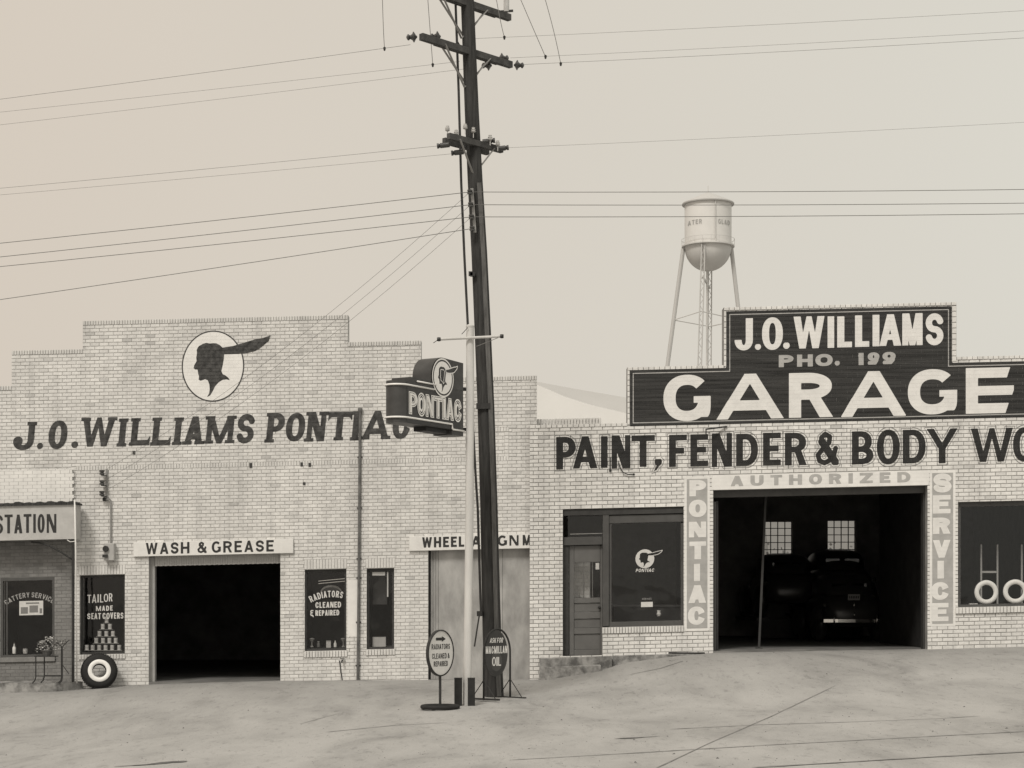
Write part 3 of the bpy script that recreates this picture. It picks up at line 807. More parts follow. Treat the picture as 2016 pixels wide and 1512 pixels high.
def sign_board(name, label, r, y0, items, s, t, mat_='white', parent=None, d=.05, let='signletter', yrow=None, group=None):
    o = thing(name, label, 'sign', (0,0,0), 0, group)
    b = MB(); b.cham(r[0], r[2], y0-d, y0, r[1], r[3], .004); b.build('sign_panel', M[mat_], o, shear=True)
    letter_parts(o, let, items, yrow[0], yrow[1], yrow[2], y0-d, Flat(y0-d-.003), s, t, step=.007); return o
def spread(text, x0, widths, gap=5):
    out_ = []; x = x0
    for ch in text:
        if ch == ' ': x += 10; continue
        w = widths.get(ch, widths['_']); out_.append((ch, x, x+w)); x += w+gap
    return out_
def fit(text, x0, x1, wf=None, gap=.25, sp=.55):
    """lay text out between x0 and x1: relative widths"""
    W_ = {'I':.32,'M':1.15,'W':1.3,'.':.25,'E':.78,'L':.72,'F':.75,'T':.85,'&':.95,'S':.85,'R':.92,'P':.85,'1':.4,'6':.7}
    tot = 0
    for i, ch in enumerate(text):
        tot += sp if ch == ' ' else W_.get(ch, .95)
        if ch != ' ' and i < len(text)-1 and text[i+1] != ' ': tot += gap
        elif i < len(text)-1 and ch != ' ': tot += 0
    u = (x1-x0)/tot; x = x0; o = []
    for i, ch in enumerate(text):
        if ch == ' ': x += sp*u; continue
        w = W_.get(ch, .95)*u; o.append((ch, x, x+w)); x += w
        if i < len(text)-1 and text[i+1] != ' ': x += gap*u
    return o
sign_board('sign_board', 'white board lettered WASH & GREASE over the dark left bay door', bd_wash, -.015,
           fit('WASH', 287, 373) + [('&', 388, 407)] + fit('GREASE', 417, 539), 4.6, 4.3, yrow=(1066, 1088.5, 412), group='white lettered boards over the bay doors')
sign_board('sign_board', 'white board lettered WHEEL ALIGNMENT behind the two poles', bd_wheel, -.015,
           fit('WHEEL', 831, 914) + fit('ALIGN', 928, 1021) + fit('MENT', 1029, 1090), 4.6, 4.3, yrow=(1055.5, 1076, 930), group='white lettered boards over the bay doors')
# wash bay: pale roll-up edge and jambs
ru = thing('rollup_door', 'pale bottom edge of the rolled up door under the WASH & GREASE board', 'door')
b = MB(); r_ = rp_(303, 1093, 551.5, 1112, xr=424)
n = 52
for i in range(n):
    a = r_[0]+(r_[2]-r_[0])*i/n; c = (r_[2]-r_[0])/n
    b.cham(a+.001, a+c-.001, .10, .13, r_[1]+(.006 if i % 2 else 0), r_[3]+.03, .003)
b.build('rolled_edge', M['rollup'], ru, shear=True)
b = MB(); b.box(r_[0]-.02, r_[2]+.02, .14, .3, r_[1]+.01, r_[3]+.0); b.build('door_header', M['rollup'], ru, shear=True)
b = MB(); b.box(U(293)+.001, U(302), .12, .29, VB, r_[3]-.01); b.build('door_jamb', M['greypaint'], ru, shear=True)
# wheel alignment door
wd = thing('panel_door', 'closed plywood bay door under the WHEEL ALIGNMENT board', 'door')
x0, x1 = H_wheel[0]+.045, H_wheel[2]
edges = [x0, x0+.03, x0+.06, x0+.10, x0+.15, x0+.75, x0+1.42, x1]
for a, c in zip(edges, edges[1:]):
    b = MB(); b.cham(a+.002, c-.002, .10+rnd.uniform(0,.008), .14, VB, H_wheel[3]-.005, .004); b.build('panel', M['panel'], wd, shear=True)
b = MB(); b.box(x0-.02, x1, .141, .16, VB, H_wheel[3]); b.build('backing', M['frame'], wd, shear=True)
b = MB(); b.box(H_wheel[0]+.002, x0-.004, .13, .25, VB, H_wheel[3]-.004); b.build('jamb', M['frame'], wd, shear=True)

# ------------------------------------------------------------------ windows of the left building
def window(root, r, y, name='window', fr=.035, depth=.12, fm='frame', mull_v=(), mull_h=(), glass='glass', label=None, sill=.045, fd=.06):
    """frame, glass and muntins set into an opening"""
    a, c, b_, d = r; Y = y+depth
    f = MB(); slab(f, [r], [(a+fr, c+sill, b_-fr, d-fr*1.3)], Y-fd, Y)
    for x in mull_v: f.box(x-.012, x+.012, Y-fd*.7, Y-.004, c+sill, d-fr*1.3)
    for z in mull_h: f.box(a+fr, b_-fr, Y-fd*.68, Y-.006, z-.012, z+.012)
    o = f.build(name, M[fm], root, shear=True)
    if label: o['label'] = label
    g = MB(); g.add([(a+fr,Y-.02,c+sill),(b_-fr,Y-.02,c+sill),(b_-fr,Y-.02,d-fr),(a+fr,Y-.02,d-fr)], [(0,1,2,3)])
    p = g.build('pane', M[glass], o, shear=True, fixn=False)
    return o, Y-.02
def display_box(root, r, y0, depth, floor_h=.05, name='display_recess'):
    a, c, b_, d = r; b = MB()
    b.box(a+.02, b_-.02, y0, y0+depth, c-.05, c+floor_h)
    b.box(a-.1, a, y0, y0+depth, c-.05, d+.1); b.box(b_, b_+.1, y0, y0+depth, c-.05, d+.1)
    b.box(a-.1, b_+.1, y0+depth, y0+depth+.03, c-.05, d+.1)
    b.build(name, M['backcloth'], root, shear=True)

wt, yg = window(lb, H_tail, 0)
b = MB(); letters(b, [('T',172,179.5,1171,1187),('A',181,190,1170,1187),('I',192,194.5,1170,1186),('L',197,203.5,1170,1186),('O',204.5,213,1169,1185),('R',214.5,221.5,1168,1184),
    ('M',189,199,1193,1203),('A',201,207,1192.5,1202.5),('D',209,215,1192.5,1202.5),('E',217,222,1192,1202),
    ('S',172,178,1207.5,1219),('E',180,184.5,1207,1219),('A',185.5,192,1207,1219),('T',193,199,1207,1219),('C',202,208,1206.5,1218.5),('O',209.5,216,1206.5,1218.5),('V',217,223,1206,1218),('E',224.5,229,1206,1218),('R',230.5,236,1206,1218),('S',237.5,243,1206,1218)],
    0,0,0,yg, Flat(yg-.004), 2.1, 1.9, step=.005)
b.build('lettering', M['goldleaf'], wt, shear=True, merge=True)
display_box(lb, H_tail, .3, .9); display_box(lb, H_stw, .3, .9)
def can(px, py, label, i):
    Y = .17
    t = thing('tin_can', label, 'can', (U(px, Y), Y, Zp(py+5, Y)), 0, 'tin cans stacked in a pyramid behind the lettered window')
    b = MB(); b.lathe([(.036,0),(.040,.004),(.040,.012),(.038,.014),(.038,.09),(.040,.092),(.040,.10),(.034,.102),(.034,.098),(0,.098)], n=14)
    b.build('can_body', M['can'], t, smooth='auto')
    b = MB(); b.lathe([(.0385,.03),(.0388,.032),(.0388,.07),(.0385,.072)], n=14); b.build('paper_band', M['greytint'], t, smooth=True)
    return t
rows = [(1275,[171,182.5,195.5,208,221,235]),(1261,[189.5,203,215.5,228]),(1247.5,[196,209.5,222.5]),(1233.5,[202.5,216.5]),(1221,[210])]
names = ['bottom','second','third','fourth','top']; ordn = ['leftmost','second from left','third from left','fourth from left','fifth from left','rightmost']
c0 = None; zz = []
for ri, (py, xs_) in enumerate(rows):
    for i, px in enumerate(xs_):
        Y = .17; loc = (U(px, Y), Y, Zp(py+5, Y))
        pos = ordn[i] if i < len(xs_)-1 else 'rightmost'
        lab = f'pale tin can, {pos} in the {names[ri]} row of the pyramid' if len(xs_) > 1 else 'single pale tin can on top of the pyramid'
        if c0 is None: c0 = can(px, py, lab, i)
        else: dup(c0, loc, 0, lab)
# shelves that carry the can rows
b = MB()
for ri, (py, xs_) in enumerate(rows):
    z = Zp(py+5, .17); b.box(U(min(xs_)-6,.17), U(max(xs_)+6,.17), .13, .22, z-.012, z-.002)
tag(b.build('display_shelves', M['interior']), 'dark stepped shelves carrying the pyramid of cans', 'shelves')
wr, yg = window(lb, H_rad, 0, fr=.04)
b = MB(); cu_ = U(643)
letters(b, fit('RADIATORS', 611, 674, gap=.2), 1163, 1176, 643, yg, Flat(yg-.004), 2.2, 2.0, step=.005, arc=(U(651), .85))
letters(b, fit('CLEANED', 621, 671.5, gap=.2) , 1185, 1196.5, 646, yg, Flat(yg-.004), 2.3, 2.1, step=.005)
letters(b, [('6', 611, 617)] + fit('REPAIRED', 621, 668, gap=.2), 1201, 1212, 640, yg, Flat(yg-.004), 2.2, 2.0, step=.005)
b.build('lettering', M['goldleaf'], wr, shear=True, merge=True)
display_box(lb, H_rad, .3, .9)
wn, yg = window(lb, H_nar, 0, fr=.045)
display_box(lb, H_nar, .3, .9)
# things standing on the window sills
def small(name, label, cat, px, py, Y, prof, m='can', group=None, n=14, lid=None):
    t = thing(name, label, cat, (U(px, Y), Y, Zp(py, Y)), 0, group)
    b = MB(); b.lathe(prof, n=n); b.build('body', M[m], t, smooth='auto')
    if lid: b = MB(); b.lathe(lid[0], n=n); b.build(lid[1], M[lid[2]], t, smooth='auto')
    return t
lampp = [(.035,0),(.035,.015),(.012,.03),(.012,.09),(.02,.11),(.05,.155),(.055,.165),(.03,.18),(.0,.182)]
small('headlamp', 'flared headlamp on a stem at the left end of the radiator window sill', 'lamp', 614, 1274, .2, lampp, 'metal', 'two flared lamps on the radiator window sill')
small('headlamp', 'flared headlamp on a stem at the right end of the radiator window sill', 'lamp', 676, 1274, .2, lampp, 'metal', 'two flared lamps on the radiator window sill')
small('jar', 'small dark jar beside the left lamp on the radiator window sill', 'jar', 627, 1274, .22, [(.03,0),(.03,.07),(.02,.085),(.02,.10),(0,.10)], 'wood_grey', lid=([(.023,.10),(.023,.115),(0,.115)],'lid','metal'))
small('bottle', 'small pale bottle between the tin and the right lamp', 'bottle', 660, 1274, .22, [(.03,0),(.03,.07),(.012,.10),(.012,.13),(0,.13)], 'can', lid=([(.014,.13),(.014,.142),(0,.142)],'cap','darkmetal'))
t = thing('tin_box', 'square grey tin in the middle of the radiator window sill', 'tin', (U(647,.22), .22, Zp(1275,.22)))
b = MB(); b.box(-.045,.045,-.03,.03,0,.12); b.build('tin_body', M['greytint'], t); b = MB(); b.box(-.047,.047,-.032,.032,.121,.14); b.build('lid', M['metal'], t)
t = thing('fender', 'pale curved panel added for a car reflection in the radiator window', 'fender', (0,0,0))
b = MB(); P = []  # curved panel added behind the glass in place of a reflected car
for i in range(15):
    a = R(180-175*i/14); P.append((U(652,.4)+.20*math.cos(a) , .4, Zp(1166,.4)+.12*math.sin(a)))
b.tube(P, [.012+.012*math.sin(math.pi*i/14) for i in range(15)], 8); b.build('reflection_edge', M['rollup'], t, smooth=True)
b = MB(); b.prism([(p[0], p[2]) for p in P], .41, .43); b.build('reflection_panel', M['carpaint'], t)
t = thing('metal_strips', 'two thin bright trim strips hung above the reflection panel behind glass', 'trim', (0,0,0))
for dy in (0, 5):
    b = MB(); b.obox((U(627,.4),.4,Zp(1144+dy,.4)), (U(680,.4),.4,Zp(1139+dy,.4)), .02, .012); b.build('strip', M['chrome'], t)
t = thing('hanging_coat', 'dark coat hanging in the narrow window beside a pale strip', 'coat', (0,0,0))
b = MB(); cx = U(750,.4)
b.prism([(cx-.16,Zp(1190,.4)),(cx+.12,Zp(1190,.4)),(cx+.12,Zp(1160,.4)),(cx+.08,Zp(1140,.4)),(cx+.03,Zp(1132,.4)),(cx-.03,Zp(1132,.4)),(cx-.05,Zp(1143,.4)),(cx-.15,Zp(1152,.4))], .38, .44)
b.build('cloth', M['frame'], t); b = MB(); b.tube([(cx-.16,.36,Zp(1135,.4)),(cx+.12,.36,Zp(1135,.4))], .01, 6); b.build('rail', M['darkmetal'], t)
t = thing('cardboard_box', 'grey box standing at the bottom of the narrow window', 'box', (U(748,.3), .3, Zp(1273,.3)))
b = MB(); b.box(-.14,.12,-.08,.08,0,.19); b.build('box_body', M['greytint'], t); b = MB(); b.box(-.142,.122,-.082,.082,.191,.20); b.build('lid', M['wood_grey'], t)
t = thing('glass_reflection', 'pale flat shapes added for reflections high in the narrow window', 'reflection', (0,0,0))
b = MB(); b.box(U(733,.09), U(758,.09), .088, .090, Zp(1133,.09), Zp(1126,.09)); b.box(U(762,.09), U(764.5,.09), .088, .090, Zp(1175,.09), Zp(1126,.09)); b.build('sheet', M['greytint'], t)  # pale sheets set at the glass as its reflections

# downpipe
dp = thing('downpipe', 'thin rusty drain pipe running down the brick wall between two windows', 'pipe')
b = MB(); P = [(U(709.5), -.05, Zp(812)), (U(708), -.05, Zp(1000)), (U(707), -.05, Zp(1130)), (U(705), -.05, Zp(1338))]
b.tube(P, .028, 10); b.build('pipe', M['pipe'], dp, smooth='auto')
b = MB(); b.lathe([(.03,0),(.045,.04),(.045,.09),(0,.09)], (U(709.5),-.05,Zp(813)), n=10); b.build('pipe_head', M['pipe'], dp)
for py in (900, 1000, 1100, 1138, 1225, 1310):
    b = MB(); u = U(709.5-4.5*(py-812)/526); b.box(u-.05, u+.05, -.03, -.0, Zp(py)-.012, Zp(py)+.012); b.build('bracket', M['darkmetal'], dp)
# hose bib
hb = thing('hose_bib', 'small tap with a thin pipe under the radiator window', 'tap')
b = MB(); b.tube([(U(674),-.02,Zp(1300)),(U(674),-.10,Zp(1300)),(U(674),-.12,Zp(1304))], .015, 8); b.lathe([(.0,0),(.04,.0),(.04,.01),(0,.01)], (U(675),-.06,Zp(1297)), n=10); b.build('tap_body', M['darkmetal'], hb)
b = MB(); b.tube([(U(668.5),-.02,Zp(1300)),(U(671),-.03,Zp(1320)),(U(674),-.02,Zp(1340))], .01, 6); b.build('thin_pipe', M['darkmetal'], hb)
# vents and anchors in the band
for i, (px, py, d) in enumerate([(494,916,.05),(594,914,.04),(610,915,.04),(264,891,.035),(599,952,.03)]):
    b = MB(); b.box(U(px)-.025, U(px)+.025, -.02, .01, Zp(py)-d, Zp(py)+d*.9)
    tag(b.build('wall_hole', M['frame'], lb))
# meter, conduit and insulator rack
mt = thing('electric_meter', 'grey electric meter box on brick wall left of the wash bay', 'meter')
b = MB(); b.cham(U(209), U(228), -.16, 0, Zp(1104), Zp(1070), .01); b.build('box', M['rollup'], mt)
b = MB(); b.lathe([(.0,-.05),(.05,-.05),(.06,-.03),(.06,0)], (U(212), -.16, Zp(1081)), 'y', n=16); b.build('dial', M['darkmetal'], mt, smooth='auto')
b = MB(); b.box(U(206), U(216), -.20, -.16, Zp(1098), Zp(1092)); b.build('plate', M['darkmetal'], mt)
cd = thing('conduit', 'grey conduit pipe rising from the meter to the insulators', 'pipe')
b = MB(); b.tube([(U(219), -.04, Zp(1070)), (U(219), -.04, Zp(986)), (U(217), -.05, Zp(983)), (U(209), -.07, Zp(984))], .018, 8); b.build('pipe', M['metal'], cd, smooth='auto')
b = MB(); b.lathe([(.03,-.03),(.04,0),(.03,.04),(0,.05)], (U(207),-.07,Zp(984)), n=10); b.build('weatherhead', M['darkmetal'], cd)
rk = thing('insulator_rack', 'three dark insulators stacked on a bracket high on the left wall', 'insulators')
b = MB(); b.box(U(209), U(213), -.035, 0, Zp(986), Zp(924)); b.build('bracket', M['metal'], rk)
sp = [(.02,-.05),(.05,-.045),(.05,-.015),(.03,0),(.05,.015),(.05,.045),(.02,.05)]
for py in (931, 951, 972):
    b = MB(); b.lathe(sp, (U(204), -.14, Zp(py)), n=12); b.build('insulator', M['ceramic'], rk, smooth='auto')
    b = MB(); b.box(U(204)-.02, U(211), -.15, -.035, Zp(py)-.062, Zp(py)-.05); b.build('clevis', M['darkmetal'], rk)

# tyre against the wall
def tyre(label, loc, Ro, Ri, wr, rz, tilt, ww=None, name='tyre', hub=False, width=None):
    t = thing(name, label, 'tyre', loc)
    t.rotation_euler = (tilt, 0, rz)
    hw = width or Ro*.28
    rm = (Ro+Ri)/2; prof = []
    for i in range(24):
        a = 2*math.pi*i/24; c, s_ = math.cos(a), math.sin(a)
        prof.append((rm + (Ro-Ri)/2*math.copysign(abs(c)**.7, c), hw*math.copysign(abs(s_)**.75, s_)))
    b = MB(); b.lathe(prof, (0,0,Ro), 'y', n=44, closed=True); b.build('carcass', M['rubber'], t, smooth=True)
    # tread ribs
    b = MB()
    for i in range(48):
        a = 2*math.pi*i/48
        for q in (-.5, 0, .5):
            c = Vector((math.cos(a)*Ro*.992, q*hw, math.sin(a)*Ro*.992+Ro)); tn = Vector((-math.sin(a),0,math.cos(a)))
            b.obox(c-tn*Ro*.045, c+tn*Ro*.045, hw*.32, .016, 0, up=(math.cos(a),0,math.sin(a)))
    b.build('tread', M['rubber'], t)
    if ww:
        b = MB(); b.lathe([(ww[0], -hw*.93),(ww[0]+.01, -hw*1.03),(ww[1]-.012, -hw*1.06),(ww[1], -hw*.9)], (0,0,Ro), 'y', n=44); b.f = [f for f in b.f if len(f) == 4]; b.m = b.m[:len(b.f)]; b.tone = b.tone[:len(b.f)]
        b.build('whitewall', M['whitewall'], t, smooth=True)
    return t
tyre('large black whitewall tyre leaning on the brick wall under a window', (U(196,-.4), -.43, gz(U(196,-.4), -.43)-.01), .345, .125, None, R(16), R(-9), (.135, .225), width=.13)

# ================================================================== STATION AT THE LEFT EDGE
st = thing('station_building', 'small painted brick station with canopy at the left edge', 'building')
YS = -.06
stT = [(U(-500), VB, U(143), vrow(925, 70))]
H_st = rp_(3, 1137, 109, 1293)
WS = Wall(YS, stT, [H_st], .0697, .1825, vrow(1290, 50)-.0697*30, joint=.009, proud=.004, thick=.055)
whband = (U(-500), vrow(990, 70), U(143)+.01, vrow(925, 70))
# joints only faintly visible in the whitewashed upper band
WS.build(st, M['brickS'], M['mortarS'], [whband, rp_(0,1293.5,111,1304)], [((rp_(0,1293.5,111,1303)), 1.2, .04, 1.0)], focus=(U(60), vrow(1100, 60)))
b = MB(); sv = random.Random(5)
v = whband[1]; j = 0
while v < whband[3]-.005:
    u = whband[0] + (j % 2)*.09
    while u < whband[2]:
        u2 = min(u+.18, whband[2]+(.03 if j % 2 else 0)); 
        if u2-u > .02: b.cham(u+.0012, u2-.0012, YS-.007-sv.uniform(0,.002), YS+.01, v+.0012, min(v+.0697, whband[3])-.0012, .0025)
        u += .1825
    v += .0697; j += 1
tag(b.build('whitewashed_bricks', M['whitewash'], st, shear=True), kind='stuff')
ws, yg = window(st, H_st, YS, fr=.045, depth=.05, fd=.05, fm='framegrey', mull_v=(U(15),))
b = MB(); letters(b, fit('BATTERY SERVICE', 10, 106, gap=.22), 1166, 1176, 60, yg, Flat(yg-.004), 1.6, 1.5, step=.005, arc=(U(60), .80))
b.build('lettering', M['goldmid'], ws, shear=True, merge=True)
b = MB(); b.box(U(39), U(86), yg-.008, yg-.005, vrow(1211,62), vrow(1183,62)); cdo = b.build('window_card', M['card'], ws, shear=True)
b = MB()
for x0_, x1_, y0_, y1_ in ((52,78,1186,1189),(42,56,1195,1208),(59,76,1192,1206),(79,84,1198,1208)): b.box(U(x0_), U(x1_), yg-.0095, yg-.0085, vrow(y1_,62), vrow(y0_,62))
b.build('card_print', M['cardink'], cdo, shear=True)
for i, (px, hh, m_) in enumerate([(28,.20,'can'),(50,.10,'leaf'),(92,.09,'can')]):
    small('bottle' if i == 0 else 'jar', ['tall pale bottle standing in the station window','small mottled jar in the middle of the station window','small pale jar near the plant in the station window'][i], 'bottle' if i == 0 else 'jar', px, 1287, YS+.05,
          [(.03,0),(.035,.01),(.035,hh*.6),(.012,hh*.8),(.012,hh),(0,hh)] if i == 0 else [(.04,0),(.05,hh*.5),(.045,hh),(0,hh)], m_, lid=([(.015,hh),(.015,hh+.02),(0,hh+.02)],'cap','darkmetal'))
# canopy with fascia board
YC = -.50
def rc(x0, y0, x1, y1, y): return (U(x0,y), Zp(y1,y)-K*U((x0+x1)/2,y), U(x1,y), Zp(y0,y)-K*U((x0+x1)/2,y))
cn = thing('station_canopy', 'flat canopy with ragged tile edge and painted STATION fascia board', 'canopy')
rf = rc(-400, 993, 149, 1064, YC)
vv = Zp(993,YC)-K*U(75,YC); vb = Zp(1063,YC)-K*U(75,YC)
b = MB(); b.cham(rf[0], rf[2], YC-.03, YC, vb, vv, .004); b.build('fascia_board', M['greytint'], cn, shear=True)
b = MB(); letters(b, [('S',0,16),('T',22,36.5),('A',42,57),('T',62,75),('I',79,83),('O',88,103),('N',108,122)] if False else [('S',-11,6,1014,1051),('T',9,25,1013,1050),('A',28,44,1013,1050),('T',46.5,62,1012,1049),('I',65.5,70.5,1012,1049),('O',74,88,1012,1049),('N',92,111,1012,1049)], 0,0,0, YC-.03, Flat(YC-.034), 5.4, 5.2, step=.007)
b.build('lettering', M['signletter'], cn, shear=True, merge=True)
b = MB(); b.box(rf[0], rf[2]-.03, YC+.001, YS-.02, vv-.10, vv-.02); b.build('canopy_deck', M['frame'], cn, shear=True)
b = MB(); b.box(rf[0]+.02, rf[2]-.05, YC+.001, YS-.02, vb+.01, vb+.05); b.build('soffit', M['frame'], cn, shear=True)
b = MB(); b.box(rf[2]-.03, rf[2], YC+.002, YS-.02, vb, vv-.005); b.build('canopy_end_board', M['greytint'], cn, shear=True)
u = rf[0]; k = 0
while u < rf[2]:
    w = .21; b = MB(); e = rnd.uniform(-.01,.012)
    b.prism([(u+.004, vv+.01+e), (u+w*.25, vv+.045+e), (u+w*.6, vv+.05+e), (u+w-.004, vv+.012+e), (u+w-.004, vv-.02), (u+.004, vv-.02)], YC-.07, YC+.35)
    if u > U(-60, YC): b.build('tile', M['wood_dark'], cn, shear=True)
    elif k == 0: pass
    u += w; k += 1
b = MB(); b.box(rf[0], U(-62, YC), YC-.06, YC+.35, vv-.02, vv+.04); b.build('tile_edge_run', M['wood_dark'], cn, shear=True)
cx = U(145, YC); cz0 = gz(cx, YC)
b = MB(); b.box(U(140.5,YC), U(144.5,YC), YC+.02, YC+.09, -.05, vb-.0); b.build('post', M['darkmetal'], cn)
b = MB(); P = [Vector((U(143,YC), YC+.05, Zp(1103,YC)))]
for i in range(1, 11):
    tt = i/10; P.append(Vector((U(143-83*tt,YC), YC+.05, Zp(1103-36*math.sin(tt*math.pi/2),YC))))
b.tube(P, .016, 8); b.build('arched_brace', M['darkmetal'], cn, smooth=True)
pp = thing('white_pipe', 'slim white rain pipe on the canopy corner post', 'pipe')
b = MB(); b.tube([(U(147,YC-.06), YC-.06, Zp(984,YC)), (U(149,YC-.06), YC-.06, Zp(1080,YC)), (U(151.5,YC-.06), YC-.06, Zp(1345,YC))], [.017,.016,.012], 8); b.build('pipe', M['white'], pp, smooth=True)
b = MB(); b.tube([(U(147,YC-.06), YC-.06, Zp(1066,YC)), (U(138,YC-.06), YC-.06, Zp(1067,YC)), (U(132,YC-.06), YC-.05, Zp(1063,YC))], .008, 6); b.build('clamp', M['white'], pp)
pf = MB(); 
P = [(U(-500,YC), YC-.35), (U(95,YC), YC-.35), (U(128,YC), YC-.22), (U(158,YC), YC+.2), (U(160), YS-.02), (U(-500), YS-.02)]
pf.prism(P, -.6, -.005, ax='z')
tag(pf.build('station_platform', M['stone']), 'raised rough concrete kerb platform under the station canopy', kind='structure')
# plant stand with a flowering plant
ps = thing('plant_stand', 'thin iron stand with bowed legs before the station window', 'stand', (U(100,-.9), -.9, -.005))
zt = Zp(1291, -.9)+.0; zt = zt-(-.005)
def PX(p): return U(p,-.9)-U(100,-.9)
b = MB(); b.box(PX(71), PX(112), -.14, .14, zt-.02, zt); b.build('stand_top', M['darkmetal'], ps)
for (a, yy) in ((PX(74), -.13), (PX(84), .12), (PX(126), -.13), (PX(118), .12)):
    b = MB(); f = -1 if a < PX(100) else 1
    top = zt-.02 if a < PX(110) else zt+.17
    b.tube([(a, yy, top), (a, yy, .12), (a-.01*f if f > 0 else a-.02, yy, .05), (a+(-.07 if f < 0 else -.06), yy, 0.0)], .012, 6); b.build('leg', M['darkmetal'], ps)
b = MB(); b.tube([(PX(74),-.13,.14),(PX(126),-.13,.14)], .010, 6); b.tube([(PX(84),.12,.14),(PX(118),.12,.14)], .009, 6); b.build('stretcher', M['darkmetal'], ps)
b = MB(); b.tube([(PX(126),-.13,zt+.17),(PX(136),-.13,zt+.28),(PX(140),-.13,zt+.30)], .009, 6); b.tube([(PX(126),-.13,zt+.17),(PX(114),-.13,zt+.26)], .009, 6); b.tube([(PX(126),-.13,.36),(PX(139),-.13,.18)], .008, 6); b.build('scroll', M['darkmetal'], ps)
pt = thing('potted_plant', 'bushy pale leaved plant in a low pot on the iron stand', 'plant', (U(92,-.9), -.9, Zp(1291,-.9)))
b = MB(); b.lathe([(.07,0),(.10,.09),(.11,.09),(.11,.11),(.08,.11),(.08,.09),(0,.09)], n=16); b.build('pot', M['wood_grey'], pt, smooth='auto')
b = MB(); fl = MB(); lr = random.Random(11)
for i in range(260):
    cxx, czz, rr0 = lr.choice([(-.08,.15,.16),(.08,.25,.17),(.25,.17,.13),(.0,.22,.16),(.33,.25,.08)])
    a, e = lr.uniform(0,6.28), lr.uniform(-.8,1.4); q = rr0*lr.uniform(.3,1)**.5
    c = Vector((cxx+q*math.cos(a)*math.cos(e), q*math.sin(a)*math.cos(e)*.8, max(.02, czz+q*math.sin(e)*.8)))
    L = lr.uniform(.03,.055); d = Vector((lr.gauss(0,1),lr.gauss(0,1),lr.gauss(0,.6))).normalized(); s_ = d.cross(Vector((lr.gauss(0,1),lr.gauss(0,1),lr.gauss(0,1)))).normalized()*L*.38; nn = d.cross(s_).normalized()*L*.12
    (fl if i % 7 == 0 else b).add([c-d*L/2, c+s_+nn, c+d*L/2, c-s_+nn], [(0,1,2),(0,2,3)])
b.build('foliage', M['leaf'], pt, fixn=False); fl.build('blossom', M['card'], pt, fixn=False)
b = MB()
for i in range(14):
    a = lr.uniform(-.2,.4); b.tube([(0,0,.09),(a*.4,lr.uniform(-.04,.04),.16),(a,lr.uniform(-.08,.08),.26)], .004, 5)
b.build('stems', M['bark'], pt)

# ================================================================== RIGHT BUILDING
YR = -.12
LR = lambda x0, x1, py, px: (U(x0,YR), VB, U(x1,YR), vrow(py, px, YR))
vR = vrow(835, 1140, YR)
tiersR = [LR(1043, 1235, 835, 1140), LR(1235, 1425, 721, 1330), LR(1425, 1883, 600, 1654), LR(1883, 2110, 701, 1950), LR(2110, 2320, 815, 2200)]
Rr = lambda x0, y0, x1, y1, xr=None: rp_(x0, y0, x1, y1, YR, xr)
H_shop = (U(1108,YR), vrow(1233,1265,YR), U(1346,YR), vrow(1000,1227,YR))
H_door = (U(1108,YR), vrow(1291,1145,YR), U(1186,YR), vrow(1000,1227,YR))
H_gar = (U(1404,YR), VB, U(1826,YR), vrow(960,1615,YR))
H_rw = (U(1886,YR), vrow(1194,1950,YR), U(2090,YR), vrow(987,1950,YR))
holesR = [H_shop, H_door, H_gar, H_rw]
WR = Wall(YR, tiersR, holesR, .0768, .2085, vR-.0768*40-.055, joint=.013, proud=.010, thick=.32)
rbld = thing('brick_paint_garage', 'pale brick garage with black GARAGE sign painted on its stepped parapet', 'building')
blk = []; sld = []
for a in tiersR:
    c = (a[0], a[3]-.065, a[2], a[3]); blk.append(c); sld.append((c, .104, .022, .95))
# header edges at the sides of the black field
sideb = [(U(1235,YR), vrow(836,1236,YR), U(1240,YR), vrow(727,1236,YR)), (U(1425,YR), vrow(722,1428,YR), U(1430,YR), vrow(612,1428,YR)), (U(1874,YR), vrow(712,1878,YR), U(1883,YR), vrow(602,1878,YR))]
WR.stacks = [(r_, .11, .014, 1.1) for r_ in sideb]; blk += sideb
sl1 = (U(1185,YR), vrow(1246,1265,YR), U(1346,YR), vrow(1233.5,1265,YR)); blk.append(sl1); sld.append((sl1, .058, .035, .75))
sl2 = (U(1880,YR), vrow(1207,1950,YR), U(2096,YR), vrow(1194.5,1950,YR)); blk.append(sl2); sld.append((sl2, .068, .05, .8))
WR.build(rbld, M['brickR'], M['mortarR'], blk, sld, focus=(U(1250,YR), vrow(960,1250,YR)))
# rear windows seen through the bay
YB = 14.0
def at(px, py, y): return (px-1008)/FPX*(CAMD+y), CAMZ+(1180-py)/FPX*(CAMD+y)
bw = []
for (x0, x1, y0, y1) in ((1504,1560,1026,1096),(1629,1685,1024,1096)):
    a, d = at(x0, y0, YB-.25); c, e = at(x1, y1, YB-.25); bw.append((a, e, c, d))
shell(rbld, U(1062), U(2300), YB, vrow(772,1500)-.55, .60, back_holes=bw)
b = MB(); b.box(H_gar[0], H_gar[2], YR+.0, .3, -.1, .585); b.build('threshold', M['floorin'], rbld)
